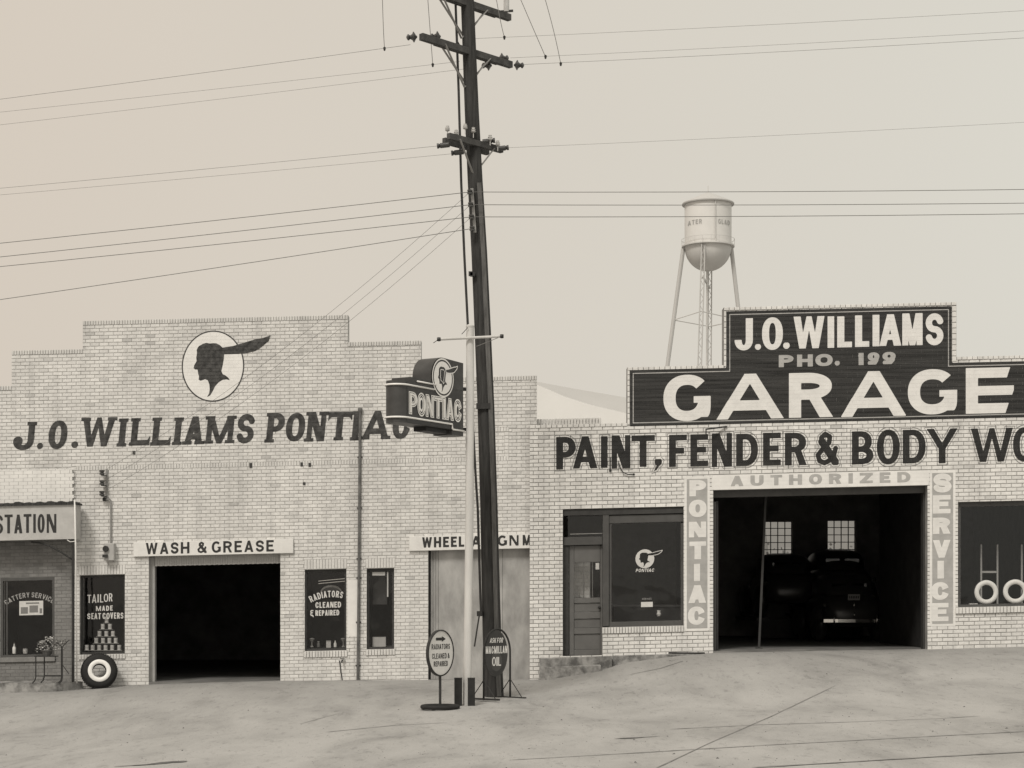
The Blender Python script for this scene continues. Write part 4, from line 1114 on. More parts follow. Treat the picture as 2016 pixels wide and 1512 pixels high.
# partitions: office and show room
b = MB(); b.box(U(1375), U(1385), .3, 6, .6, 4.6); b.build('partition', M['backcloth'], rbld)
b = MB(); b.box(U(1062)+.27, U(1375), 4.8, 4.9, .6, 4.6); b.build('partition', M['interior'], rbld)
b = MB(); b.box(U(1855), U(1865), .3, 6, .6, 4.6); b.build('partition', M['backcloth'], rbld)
for r_ in bw:
    f = MB(); a, c, b_, d = r_; Y = YB-.2
    slab(f, [r_], [(a+.02, c+.02, b_-.02, d-.02)], Y, Y+.05)
    for i in (1,2,3): x = a+(b_-a)*i/4; f.box(x-.012, x+.012, Y+.01, Y+.04, c+.02, d-.02)
    for i in (1,2,3,4): z = c+(d-c)*i/5; f.box(a+.02, b_-.02, Y+.012, Y+.038, z-.01, z+.01)
    o = f.build('rear_window', M['frame'], rbld)
    g = MB(); g.add([(a+.02,Y+.045,c+.02),(b_-.02,Y+.045,c+.02),(b_-.02,Y+.045,d-.02),(a+.02,Y+.045,d-.02)], [(0,1,2,3)]); g.build('pane', M['glass2'], o, fixn=False)

plR = OnWall(WR)
# black painted field
def field(X, Y):
    a = [(U(1240,YR), vrow(839.5,1240,YR), 99, vrow(727,1330,YR)), (U(1430,YR), vrow(800,1430,YR), U(1873.5,YR), vrow(608,1654,YR))]
    f = None
    for r_ in a:
        x1 = U(2104,YR) if r_[2] == 99 else r_[2]
        q = np.maximum(np.maximum(r_[0]-X, X-x1), np.maximum(r_[1]-Y, Y-r_[3])); f = q if f is None else np.minimum(f, q)
    return f
class Deep(OnWall): pass
us, vs = plR.grid(U(1238,YR), U(2106,YR), vrow(842,1240,YR), vrow(606,1654,YR), .03)
b = MB(); contour(b, field, us, vs, OnWall(WR, .003)); fo = b.build('painted_field', M['boardpaint'], rbld, shear=True, merge=True)
us, vs = plR.grid(U(1238,YR), U(2106,YR), vrow(842,1240,YR), vrow(606,1654,YR), .010)
b = MB(); contour(b, lambda X, Y: np.abs(field(X,Y)+.065)-.009, us, vs, OnWall(WR, .006)); b.build('painted_border', M['greyletter'], fo, shear=True, merge=True)
pw = OnWall(WR, .0065, .0012)
letter_parts(fo, 'white', [('J',1446,1482,627,690),('.',1486,1498,678,689),('O',1500,1541,625,689),('.',1541.5,1554.5,675,687),('W',1562,1623,623,686),('I',1629,1642,623,685),('L',1648,1677,623,684),('L',1683,1711,621,683),('I',1717.5,1731,620,682),
    ('A',1731,1774,619,681),('M',1776,1816,617,680),('S',1822,1857,617,680)], 0,0,0, YR, pw, 14, 11, step=.008)
letter_parts(fo, 'white', [('G',1306,1399,738,829),('A',1410,1543,736,825),('R',1553,1640,734,822),('A',1655,1784,731,820),('G',1787,1884,727,816),('e',1901,1995,724,814)], 0,0,0, YR, pw, 24, 20, step=.011)
letter_parts(fo, 'greyletter', [('P',1533,1562,699,723),('H',1569,1600,698,722),('O',1605,1639,697,721),('.',1643,1653,711,720),('1',1688,1700,695,719),('9',1708,1731,694,718),('9',1737,1763,693,717)], 0,0,0, YR, pw, 10, 6.5, step=.006)
# paint, fender & body work
PF = [('P',1095,1133,860,924),('A',1128,1176,859,922),('I',1183,1196,859,921),('N',1204,1241,857,922),('T',1243,1289,857,919),(',',1287,1303,904,918),('F',1317,1352,856,919),('E',1359,1394,855,918),('N',1401,1441,853,919),
      ('D',1449,1492,854,917),('E',1502,1537,852,916),('R',1545,1588,852,916),('&',1604,1651,850,916),('B',1677,1719,849,914),('O',1726,1771,846,914),('D',1777,1822,846,912),('Y',1824,1885,844,912),
      ('W',1911,1994,843,909),('O',1994,2041,841,909),('R',2049,2092,840,906),('K',2099,2142,839,905)]
pfn = thing('painted_lettering', None, None); pfn.parent = rbld; pfn['label'] = 'black block letters reading PAINT, FENDER & BODY WORK'
letter_parts(pfn, 'letterR', PF, 0,0,0, YR, plR, 13.5, 11, step=.009)
b = MB(); letters(b, PF, 0,0,0, YR, OnWall(WR,.003), 13.5, 11, step=.009, outline=(.0055,.03)); tag(b.build('lettering_outline', M['outline'], rbld, shear=True, merge=True), kind='stuff')
# AUTHORIZED band and the two vertical signs, painted on the brick
def painted_rect(r_, m, name, parent, o_=.004, step=.05):
    us, vs = plR.grid(r_[0]-.01, r_[2]+.01, r_[1]-.01, r_[3]+.01, step)
    us = sorted(set(us) | {r_[0]-1e-4, r_[2]+1e-4}); vs = sorted(set(vs) | {r_[1]-1e-4, r_[3]+1e-4})
    b = MB(); contour(b, lambda X, Y: np.maximum(np.maximum(r_[0]-X, X-r_[2]), np.maximum(r_[1]-Y, Y-r_[3])), us, vs, OnWall(WR, o_, .0015))
    return b.build(name, M[m], parent, shear=True, merge=True)
au = painted_rect((U(1401,YR), H_gar[3]+.002, U(1829,YR), vrow(930.5,1615,YR)), 'whitewash', 'painted_band', rbld)
letter_parts(au, 'greyletter', fit('AUTHORIZED', 1438, 1792, gap=.5), 933, 953.5, 1615, YR, pw, 8.5, 5.2, step=.006)
for (x0, x1, y0, y1, chars) in ((1347, 1397.5, 938, 1242, [('P',1357,1390,945,977),('O',1356,1391,984,1018),('N',1356,1390,1027,1058),('T',1357,1390,1066,1101),('I',1366,1378,1110,1144),('A',1355,1390,1152,1187),('C',1354,1388,1194,1230)]),
                               (1830, 1881, 926, 1233, [('S',1837,1873,932,970),('E',1836,1871,975,1011),('R',1836,1871,1019,1051),('V',1836,1871,1063,1098),('I',1845,1858,1104,1139),('C',1833,1868,1146,1181),('E',1833,1867,1187,1223)])):
    xm = (x0+x1)/2
    ro = (U(x0,YR), vrow(y1,xm,YR), U(x1,YR), vrow(y0,xm,YR)); d = .05
    po = painted_rect(ro, 'whitewash', 'painted_sign', rbld, .003)
    painted_rect((ro[0]+d, ro[1]+d, ro[2]-d, ro[3]-d), 'greypaint', 'sign_field', po, .006)
    letter_parts(po, 'white', chars, 0,0,0, YR, OnWall(WR,.009,.0015), 13, 9, step=.008)

# shop front
YF = YR+.10
fr = MB(); a, c, b_, d = H_shop
sf = thing('shop_front', 'grey wooden shop front with door, transom and large show window', 'shop front')
v = lambda py, px: vrow(py, px, YF)
Ux = lambda px: U(px, YF)
def bar(x0, y0, x1, y1, yy0, yy1, m, name, parent, xr=None):
    xr = xr or (x0+x1)/2
    b = MB(); b.cham(U(x0,yy0), U(x1,yy0), yy0, yy1, vrow(y1,xr,yy0), vrow(y0,xr,yy0), .005); return b.build(name, M[m], parent, shear=True)
bar(1109, 1001, 1346, 1013, YR+.03, YF+.08, 'frame', 'head_beam', sf, 1227)
bar(1199, 1013.5, 1346, 1029, YR+.06, YF+.06, 'framegrey', 'window_header', sf, 1265)
bar(1186.5, 1013, 1199, 1233, YR+.04, YF+.09, 'framegrey', 'mullion_post', sf)
bar(1109, 1057, 1186, 1073, YR+.08, YF+.09, 'framegrey', 'transom_bar', sf)
bar(1199.5, 1029.5, 1204, 1225, YR+.08, YF+.06, 'framegrey', 'window_stile', sf)
bar(1340.5, 1029.5, 1346, 1225, YR+.08, YF+.06, 'framegrey', 'window_stile', sf)
bar(1199.5, 1223, 1346, 1233.5, YR+.06, YF+.06, 'framegrey', 'window_bottom_rail', sf, 1270)
yg = YF
b = MB(); b.add([(Ux(1204),yg,v(1224,1270)),(Ux(1341),yg,v(1224,1270)),(Ux(1341),yg,v(1028,1270)),(Ux(1204),yg,v(1028,1270))], [(0,1,2,3)])
po = b.build('show_window_pane', M['glass'], sf, shear=True, fixn=False)
b = MB(); b.add([(Ux(1118),yg+.05,v(1057,1150)),(Ux(1186),yg+.05,v(1057,1150)),(Ux(1186),yg+.05,v(1014,1150)),(Ux(1118),yg+.05,v(1014,1150))], [(0,1,2,3)])
tp = b.build('transom_pane', M['glass'], sf, shear=True, fixn=False)
b = MB(); b.obox((Ux(1122),yg+.03,Zp(1051.5,yg)), (Ux(1186),yg+.03,Zp(1050,yg)), .02, .015); b.build('transom_catch', M['metal'], tp)
# emblem on the glass
b = MB(); hb_ = MB(); nm = MB(); cu, cv = UV(1269.5, 1100, yg); sc_ = 18.5/62*1.02
HU2 = [(cu+(U(p[0])-U(419.5))*sc_, cv+(-(p[1]-721)*.01*.88)*sc_+.0) for p in HEAD]
f_ = Flat(yg-.004); us, vs = f_.grid(cu-.22, cu+.36, cv-.24, cv+.24, .006)
C_ = lambda X, Y, r_: np.hypot(X-cu, Y-cv)-r_
contour(b, lambda X, Y: np.maximum(C_(X,Y,.185), -head_sdf(X,Y,HU2)), us, vs, f_)
eo = b.build('window_emblem', M['card'], sf, shear=True, merge=True)
FE = [p for p in HU2[7:21]]
contour(nm, lambda X, Y: np.maximum(np.abs(head_sdf(X,Y,FE))-.006, -C_(X,Y,.18)), us, vs, f_)
letters(nm, fit('PONTIAC', 1252, 1288, gap=.2), 1119.5, 1126, 1270, yg, Flat(yg-.004), 1.3, 1.2, step=.004, slant=.2)
nm.build('emblem_lettering', M['goldleaf'], eo, shear=True, merge=True)
b = MB(); b.box(Ux(1262), Ux(1285), yg-.012, yg-.006, v(1195,1273), v(1185,1273)); wc = b.build('window_card', M['card'], sf, shear=True)
b = MB(); letters(b, fit('SERVICE', 1264, 1283), 1177, 1181, 1273, yg, Flat(yg-.005), .9, .8, step=.004); b.build('faint_lettering', M['goldfaint'], wc, shear=True, merge=True)
# show-room furniture seen dimly through the glass
small('vase', 'small white vase standing low inside the show window', 'vase', 1297, 1213, .25, [(.03,0),(.045,.04),(.03,.08),(.035,.10),(0,.10)], 'card', lid=([(.036,.10),(.036,.115),(0,.115)],'rim','card'))
t = thing('display_counter', 'dim dark counter inside the show room behind the glass', 'counter', (U(1275,1.4), 1.4, .6))
b = MB(); b.box(-.7,.7,-.25,.25,0,.85); b.build('counter_body', M['backcloth'], t); b = MB(); b.box(-.74,.74,-.28,.28,.851,.89); b.build('counter_top', M['frame'], t)
# entrance door
YD = YF+.06
dr = thing('shop_door', 'grey panelled shop door with three tall narrow glass panes', 'door')
bar(1120.5, 1074, 1130, 1290, YD, YD+.05, 'doorpaint', 'door_stile', dr)
bar(1182, 1074, 1186.2, 1290, YD, YD+.05, 'doorpaint', 'door_stile', dr)
bar(1130.3, 1074, 1181.7, 1107, YD, YD+.05, 'doorpaint', 'top_rail', dr)
for x in (1149.5, 1166.5): bar(x-.9, 1107.3, x+.9, 1176.7, YD, YD+.04, 'doorpaint', 'muntin', dr)
for (y0, y1) in ((1177,1187),(1205,1218),(1236,1248),(1279,1290)): bar(1130.3, y0, 1181.7, y1, YD, YD+.05, 'doorpaint', 'rail', dr)
for (y0, y1) in ((1187.2,1204.8),(1218.2,1235.8),(1248.2,1278.8)): bar(1130.3, y0, 1181.7, y1, YD+.025, YD+.045, 'doorpaint', 'door_panel', dr)
b = MB(); b.add([(Ux(1130),YD+.03,v(1177,1155)),(Ux(1182),YD+.03,v(1177,1155)),(Ux(1182),YD+.03,v(1107,1155)),(Ux(1130),YD+.03,v(1107,1155))], [(0,1,2,3)]); b.build('pane', M['glass'], dr, shear=True, fixn=False)
b = MB(); b.lathe([(0,-.05),(.025,-.045),(.03,-.02),(.012,0),(.012,.01)], (Ux(1180),YD-.0,v(1196,1180)+K*Ux(1180)), 'y', n=12); b.build('door_knob', M['darkmetal'], dr, smooth=True)
b = MB(); b.box(H_door[0]+.002, Ux(1120), YR+.12, YD+.1, vrow(1290,1114,YR), v(1058,1114)); b.build('door_jamb', M['frame'], sf, shear=True)
# notice, and a pale brick pier added behind the door glass for bricks seen there
b = MB(); br = random.Random(9)
v_ = Zp(1185,.5)
while v_ < Zp(1100,.5):
    u_ = U(1124,.5) - br.random()*.1
    while u_ < U(1160,.5):
        b.cham(u_+.005, min(u_+.2, U(1161,.5)), .5, .56, v_+.006, v_+.07, .004); u_ += .205
    v_ += .077
b.box(U(1122,.5), U(1162,.5), .52, .7, Zp(1290,.5), Zp(1075,.5)); tag(b.build('added_brick_pier', M['whitewash'], rbld), kind='stuff')
b = MB(); b.box(Ux(1173), Ux(1180), YD+.02, YD+.024, v(1121,1176), v(1108,1176)); b.build('notice', M['card'], dr, shear=True)

# steps and stone base
stp = thing('concrete_steps', 'two rough concrete steps below the shop door', 'steps')
def rough_box(mb, x0, x1, y0, y1, z0a, z1a, z0b, z1b, n=9, amp=.008, seed=1):
    q = random.Random(seed); ring_ = []
    N = n
    for i in range(N+1):
        t_ = i/N; x = x0+(x1-x0)*t_; za = z0a+(z0b-z0a)*t_; zb = z1a+(z1b-z1a)*t_
        j = lambda: q.uniform(-amp, amp)
        ring_.append([(x+j(), y0+j(), za), (x+j(), y0+j()-.0, (za+zb)/2+j()), (x+j(), y0+j()+.012, zb-.012), (x+j(), y0+.025, zb+j()*.4), (x+j(), y1, zb+j()*.4), (x, y1, za)])
    vs_ = [p for r_ in ring_ for p in r_]; fs_ = []
    for i in range(N):
        for k_ in range(6): fs_.append((i*6+k_, i*6+(k_+1) % 6, (i+1)*6+(k_+1) % 6, (i+1)*6+k_))
    fs_ += [tuple(range(6))[::-1], tuple(N*6+k_ for k_ in range(6))]
    mb.add(vs_, fs_)
y1_, y2_ = YR-.28, YR-.56
b = MB(); rough_box(b, U(1062,y1_), U(1206,y1_), y1_, YR-.001, -.3, Zp(1296,y1_), -.3, Zp(1292,y1_), seed=2); b.build('step', M['stone'], stp, fixn=True)
b = MB(); rough_box(b, U(1074,y2_), U(1182,y2_), y2_, y1_-.01, -.3, Zp(1314,y2_), -.3, Zp(1309,y2_), seed=3); b.build('step', M['stone'], stp, fixn=True)
bs = MB(); rough_box(bs, U(1206.5,YR-.1), U(1398,YR-.1), YR-.10, YR-.02, -.3, Zp(1291,YR-.1), .1, Zp(1286,YR-.1), n=14, seed=5)
bs.build('stone_base', M['stone'], rbld, fixn=True)
b = MB(); b.tube([(U(1316,-.3),-.30,Zp(1285.5,-.3)),(U(1388,-.3),-.26,Zp(1286,-.3))], .018, 6); tag(b.build('iron_bar', M['darkmetal']), 'dark iron bar lying at the foot of the wall beside the garage door', 'bar')

# garage doorway: header and jambs
gd = thing('garage_door_frame', 'dark door frame lining the big garage bay', 'door frame')
bar(1404, 958.5, 1825.5, 975, YR+.2, YR+.32, 'framegrey', 'door_header', gd, 1615)
b = MB(); b.box(H_gar[0]+.002, H_gar[0]+.075, YR+.16, .28, .5, vrow(978,1404,YR)); b.build('jamb', M['framegrey'], gd, shear=False)
b = MB(); b.box(H_gar[0]+.08, H_gar[0]+.13, YR+.26, .29, .5, vrow(976,1404,YR)); b.build('door_track', M['frame'], gd, shear=False)
b = MB(); b.box(H_gar[2]-.04, H_gar[2]-.002, YR+.2, .28, .5, vrow(976,1404,YR)+.15); b.build('jamb', M['frame'], gd, shear=False)
t = thing('leaning_post', 'thin dark post standing inside the garage doorway', 'post')
a0, z0 = at(1494, 1258, 1.2); a1, z1 = at(1509, 1000, 1.2)
b = MB(); b.obox((a0,1.2,.6), (a1,1.2,z1+.6), .045, .045, 0, up=(0,1,0)); b.build('post_shaft', M['frame'], t)
b = MB(); b.box(a0-.07, a0+.07, 1.13, 1.27, .6, .615); b.build('foot_plate', M['darkmetal'], t)

# right-hand display window
rw, yg2 = window(rbld, H_rw, YR, fr=.07, depth=.14, fm='framegrey', sill=.05, name='display_window', mull_v=(U(2042),))
b = MB(); b.box(H_rw[0]-.0, H_rw[2], .035, .9, H_rw[1]-.06, H_rw[1]+.03); b.build('display_floor', M['framegrey'], rbld, shear=True)
def wtyre(px, label):
    Yt = .13; zb = H_rw[1]+.03+K*U(px,Yt)
    t = thing('whitewall_tyre', label, 'tyre', (U(px,Yt), Yt, zb), R(4), 'whitewall tyres in the display window'); Ro = .25
    b = MB(); prof = []
    for i in range(18):
        a_ = 2*math.pi*i/18; c_, s_ = math.cos(a_), math.sin(a_); prof.append((.195+.052*c_, .065*s_))
    b.lathe(prof, (0,0,Ro), 'y', n=40, closed=True); b.build('carcass', M['rubber'], t, smooth=True)
    b = MB(); b.lathe([(.145,-.045),(.16,-.066),(.20,-.073),(.23,-.062),(.240,-.042)], (0,0,Ro), 'y', n=40); b.f = [f for f in b.f if len(f) == 4]; b.m = b.m[:len(b.f)]; b.tone = b.tone[:len(b.f)]
    b.build('whitewall', M['whitewall'], t, smooth=True); return t
w1 = wtyre(1940.5, 'whitewall tyre standing nearest the SERVICE sign in the display window')
w2 = dup(w1, (U(1998,.13), .13, H_rw[1]+.03+K*U(1998,.32)), R(-3), 'whitewall tyre standing at the right edge of the display window')
t = thing('display_rack', 'pale upright wooden rack behind the whitewall tyres', 'rack')
for px in (1932, 1964, 2012):
    b = MB(); b.box(U(px-1.5,.8), U(px+1.5,.8), .8, .84, .6, Zp(1072,.8)); b.build('upright', M['rollup'], t)
b = MB(); b.box(U(1934,.8), U(1962,.8), .805, .835, Zp(1128,.8), Zp(1124,.8)); b.build('crossbar', M['rollup'], t)
t = thing('paper_packet', 'small white packet lying beside the left display tyre', 'packet', (U(1916,.1), .1, H_rw[1]+.03+K*U(1916,.1)))
b = MB(); b.cham(-.08,.08,-.04,.04,0,.035,.006); b.build('packet_body', M['card'], t); b = MB(); b.box(-.03,.03,-.041,.041,.0355,.038); b.build('string_band', M['greytint'], t)
for i, (px, py, sx) in enumerate([(1922,1278,.16),(1993,1276,.035)]):
    b = MB(); b.cham(U(px)-sx, U(px)+sx, YR-.03, YR+.0, Zp(py,YR)-.02-(.02 if i else 0), Zp(py,YR)+(.02 if i else -.005), .004)
    b.build('foundation_vent', M['darkmetal'], rbld)

# pipe hook and arrow bracket on the lettered wall
hk = thing('wall_hook', 'bent black iron hook fixed under the word PAINT', 'hook')
P = [(1218,912),(1221,922),(1227,930),(1236,934),(1247,934)]
b = MB(); b.tube([(U(x,YR-.05), YR-.05, Zp(y,YR-.05)) for x, y in P], .010, 6); b.build('hook_rod', M['darkmetal'], hk, smooth=True)
b = MB(); b.lathe([(.025,0),(0,.05)], (U(1246,YR-.05), YR-.05, Zp(934,YR-.05)), 'x', n=8); b.build('hook_tip', M['darkmetal'], hk)
b = MB(); b.tube([(U(1201.5,YR-.03), YR-.03, Zp(900,YR)), (U(1201.5,YR-.03), YR-.03, Zp(926,YR))], .009, 6); b.lathe([(0,0),(.02,0),(.025,.04),(0,.05)], (U(1201.5,YR-.03), YR-.03, Zp(929,YR)), n=8); b.build('hook_stem', M['darkmetal'], hk)
t = thing('iron_bracket', 'short slanted iron bracket above the word FENDER', 'bracket')
b = MB(); b.obox((U(1390,YR-.2), YR-.2, Zp(847,YR)), (U(1431,YR-.02), YR-.02, Zp(840,YR)), .03, .03); b.build('arm', M['darkmetal'], t)
b = MB(); b.box(U(1389,YR-.2), U(1391,YR-.2), YR-.22, YR-.18, Zp(858,YR), Zp(846,YR)); b.build('hanger', M['darkmetal'], t)

# low strip of the first building's parapet seen over the second
lp = MB(); r0 = (U(1050,.12), vrow(838,1120,.12), U(1184,.12), vrow(832.5,1120,.12))
b = MB(); n = 22; qq = random.Random(4)
b.box(r0[0], r0[2], .20, .50, r0[1]-.3, r0[3]+.01); b.build('low_parapet', M['mortarL'], lb, shear=True)
b = MB(); w = (U(1184,.2)-U(1050,.2))/n
for i in range(n): b.cham(U(1050,.2)+i*w+.006, U(1050,.2)+(i+1)*w-.006, .19, .5, r0[1]-.05, vrow(825,1120,.2)-.0+.012, .004, tone=max(0,min(1,qq.gauss(.6,.2))))
tag(b.build('parapet_coping_bricks', M['brickL'], lb, shear=True, tone=True), kind='stuff')

# ------------------------------------------------------------------ cars inside the garage
def car(label, px, y, zf, sc=1.0, bright=True, rz=0):
    t = thing('car', label, 'car', ((px-1008)/FPX*(CAMD+y), y, zf), rz, 'dark cars parked inside the garage'); t.scale = (sc, sc, sc)
    def loft(name, secs, m, par=None, n=28):
        b = MB(); vs_ = []
        for (yy, hw, zb, zt_, e) in secs:
            for i in range(n):
                a_ = 2*math.pi*i/n; c_, s_ = math.cos(a_), math.sin(a_)
                vs_.append((hw*math.copysign(abs(c_)**e, c_), yy, (zb+zt_)/2+(zt_-zb)/2*math.copysign(abs(s_)**e, s_)))
        fs_ = [(i*n+j, i*n+(j+1) % n, (i+1)*n+(j+1) % n, (i+1)*n+j) for i in range(len(secs)-1) for j in range(n)]
        fs_ += [tuple(range(n)), tuple((len(secs)-1)*n+j for j in range(n))]
        b.add(vs_, fs_); return b.build(name, M[m], par or t, smooth=True)
    loft('body', [(0,.30,.50,.72,.8),(.06,.55,.38,.92,.7),(.25,.66,.34,1.08,.62),(.7,.72,.32,1.18,.55),(1.4,.76,.32,1.15,.5),(2.4,.74,.32,1.08,.5),(3.1,.6,.32,1.06,.55),(3.9,.42,.34,1.0,.6),(4.3,.3,.40,.9,.7)], 'carpaint')
    loft('roof', [(.35,.3,.9,1.08,.8),(.55,.52,.9,1.32,.7),(.95,.62,.9,1.56,.62),(1.5,.64,.9,1.64,.58),(2.1,.62,.9,1.6,.6),(2.55,.56,.9,1.38,.7),(2.8,.4,.9,1.1,.8)], 'carpaint')
    for sx in (-1, 1):
        for (yy, L) in ((.75,.62),(3.4,.62)):
            b = MB(); prof = [(max(.001, .46*math.sin(math.pi*i/12)), -.46*math.cos(math.pi*i/12)) for i in range(13)]
            b.lathe(prof, (0,0,0), 'x', n=20); b.v = [(sx*.70+x*.42, yy+y_*1.15, .42+z_*.95) for x, y_, z_ in b.v]; b.build('fender', M['carpaint'], t, smooth=True)
            b = MB(); b.lathe([(.20,-.08),(.31,-.09),(.35,-.05),(.35,.05),(.31,.09),(.20,.08)], (sx*.74,yy,.35), 'x', n=24, closed=True); w_ = b.build('wheel', M['rubber'], t, smooth=True)
            b = MB(); b.lathe([(0,-.05),(.12,-.06),(.20,-.04),(.20,.04),(.12,.06),(0,.05)], (sx*.74,yy,.35), 'x', n=20); b.build('hub', M['metal'], w_, smooth='auto')
        b = MB(); b.lathe([(0,-.04),(.04,-.03),(.05,0),(.04,.05),(0,.07)], (sx*.68,-.0,.86), 'y', n=12); b.build('tail_lamp', M['ceramic'], t, smooth=True)
        b = MB(); b.box(sx*.24-.17, sx*.24+.17, .62, .64, 1.22, 1.38); b.xf(Matrix.Translation((0,-.05,0)))
        b.build('rear_window', M['glass2'], t)
    if bright:
        b = MB(); P = [(-.80,.0,.50),(-.72,-.10,.50),(-.4,-.17,.50),(0,-.19,.50),(.4,-.17,.50),(.72,-.10,.50),(.80,.0,.50)]
        for p, q in zip(P, P[1:]): b.obox(p, q, .02, .075)
        bo = b.build('bumper', M['chrome'], t)
        for sx in (-.5, .5):
            b = MB(); b.tube([(sx,-.17,.40),(sx,-.21,.44),(sx,-.22,.52),(sx,-.20,.61),(sx,-.15,.65)], .018, 8); b.build('bumper_guard', M['chrome'], bo, smooth=True)
        b = MB(); b.box(-.14,.14,-.02,-.005,.98,1.12); pl_ = b.build('licence_plate', M['metal'], t)
        b = MB(); b.tube([(0,.0,.95),(0,-.03,.88),(0,-.03,.78)], .016, 8); b.tube([(0,-.04,.70),(0,-.05,.58)], .014, 8); b.build('trunk_handle', M['chrome'], t, smooth=True)
        b = MB(); letters_px = None
        for i, x in enumerate((-.10,-.06,-.02,.02,.06,.10)): b.box(x-.012, x+.012, -.024, -.0215, 1.02, 1.08)
        b.build('plate_marks', M['black'], pl_)
    return t
a = car('dark rounded sedan with bright chrome bumper, rear towards the garage door', 1681, 6.6, .6)
a2 = car('dark tall sedan deep in the garage before the right rear window', 1667, 11.0-1.7, .6+.62, 1.02, False)
tag(a2, 'dark rounded sedan raised up before the right rear window')
a3 = car('x', 1560, 11.0-1.7, .6+.55, 1.0, False); tag(a3, 'dark rounded sedan raised up before the left rear window')
for q_, (px, zz_) in enumerate(((1667,1.22),(1560,1.15))):
    t = thing('car_lift', ['dark steel lift ramp under the car at the right rear window','dark steel lift ramp under the car at the left rear window'][q_], 'lift', ((px-1008)/FPX*(CAMD+9.3), 9.3, .6), 0, 'lift ramps deep in the garage')
    for sx in (-.72, .72):
        b = MB(); b.box(sx-.16, sx+.16, .1, 4.2, zz_-.6-.08, zz_-.6-.005); b.build('runway', M['darkmetal'], t)
    b = MB(); b.box(-.5, .5, 2.0, 2.3, .12 if False else 0, zz_-.6-.08); b.build('jack_column', M['darkmetal'], t)

# ================================================================== POLES AND SIGNS
base = gpt(973, 1371); DP = base.y + CAMD                              # distance of the utility pole
def atd(px, py, d): return Vector(((px-1008)/FPX*d, d-CAMD, CAMZ+(1180-py)/FPX*d))
up = thing('utility_pole', 'tall dark leaning wooden utility pole with three pairs of crossarms', 'utility pole', (0,0,0))
cl = [(973,1371,19),(968,1250,18.3),(963,1000,17.2),(957,800,16.7),(950.5,660,16.2),(943.5,500,15.6),(935.5,360,14.8),(929,220,14),(924,100,13.4),(920,0,13),(914,-130,12.4)]
P = [atd(x, y, DP) for x, y, w in cl]; P[0].z = base.z-.1
wob = random.Random(2)
b = MB(); b.tube([p + Vector((wob.uniform(-.004,.004),0,0)) for p in P], [w/FPX*DP for x, y, w in cl], 18); b.build('pole_shaft', M['wood_dark'], up, smooth='auto')
# moulding strip on the pole's right face
ps_ = [atd(x+w*.52, y, DP-.145*w/16) for x, y, w in cl if 350 < y < 1372]
b = MB()
for p, q in zip(ps_, ps_[1:]): b.obox(p, q, .075, .05, up=(0,1,0))
b.build('cable_cover', M['wood_grey'], up)
# conduit beside the pole, standing off on brackets
cp = [(896,-90),(897,10),(903,180),(908,360),(914,500),(921,640),(929,800),(936,930),(940.5,1000),(945,1150),(947,1205)]
b = MB(); b.tube([atd(x, y, DP-.12) for x, y in cp], .021, 8); b.build('riser_pipe', M['darkmetal'], up, smooth='auto')
b = MB(); b.tube([atd(943.5,1212,DP-.12), atd(939,1240,DP-.14), atd(934,1273,DP-.16)], .013, 6); b.build('loose_rod', M['darkmetal'], up)
b = MB(); b.box(*[c for c in (atd(939,1,DP).x, atd(950,1,DP).x)], base.y-.16, base.y-.05, atd(0,1213,DP).z, atd(0,1203,DP).z); b.build('pipe_clamp', M['darkmetal'], up)
for (x0, x1, y0, y1) in ((923,931,538,546),(938,965,796,807),(926,936,540,547)):
    b = MB(); b.box(atd(x0,1,DP).x, atd(x1,1,DP).x, base.y-.19, base.y-.10, atd(0,y1,DP).z, atd(0,y0,DP).z); b.build('bracket', M['darkmetal'], up)
# crossarms: they point from near-left to far-right
ad = Vector((.69,.724,0)).normalized(); an_ = Vector((.724,-.69,0)).normalized()
def crossarm(cx, cy, half_l, half_r, side, hz=.11, wz=.09, bolts=True, name='crossarm'):
    c = atd(cx, cy, DP) + an_*side
    b = MB(); p, q = c-ad*half_l, c+ad*half_r
    b.obox(p, q, wz, hz); o = b.build(name, M['arm'], up); return c, p, q
def insul(par_pos, kind='pin', dirv=None, name='insulator', par=None):
    if kind == 'pin':
        b = MB(); b.lathe([(.008,-.09),(.008,0),(.03,0),(.045,.02),(.03,.035),(.042,.05),(.025,.065),(.03,.085),(0,.095)], tuple(par_pos), n=12); return b.build(name, M['glassins'], up, smooth='auto')
    q = Vector(dirv).normalized(); b = MB()
    b.lathe([(.012,0),(.03,.02),(.085,.05),(.09,.065),(.05,.085),(.03,.12),(.05,.14),(.05,.16),(.02,.18),(0,.185)], n=16)
    rot = Vector((0,0,1)).rotation_difference(q).to_matrix().to_4x4(); b.xf(Matrix.Translation(par_pos) @ rot); return b.build(name, M['ceramic'], up, smooth='auto')
def spool(pos, dirv):
    q = Vector(dirv).normalized(); b = MB(); b.lathe([(.02,-.10),(.045,-.095),(.045,.06),(.03,.075),(.045,.09),(.045,.12),(0,.12)], n=12)
    b.xf(Matrix.Translation(pos) @ Vector((0,0,1)).rotation_difference(q).to_matrix().to_4x4()); return b.build('insulator', M['ceramic'], up, smooth='auto')
def braces(c, side, span=.55, drop=.62):
    for sg in (-1, 1):
        b = MB(); p = c + ad*sg*span + an_*(.055 if side > 0 else -.055) + Vector((0,0,-.02)); q = Vector((c.x, c.y, c.z-drop)) - an_*side + an_*(.13 if side > 0 else -.13)
        b.obox(p, q, .012, .035, up=tuple(an_)); b.build('brace', M['metal'], up)
S = .165
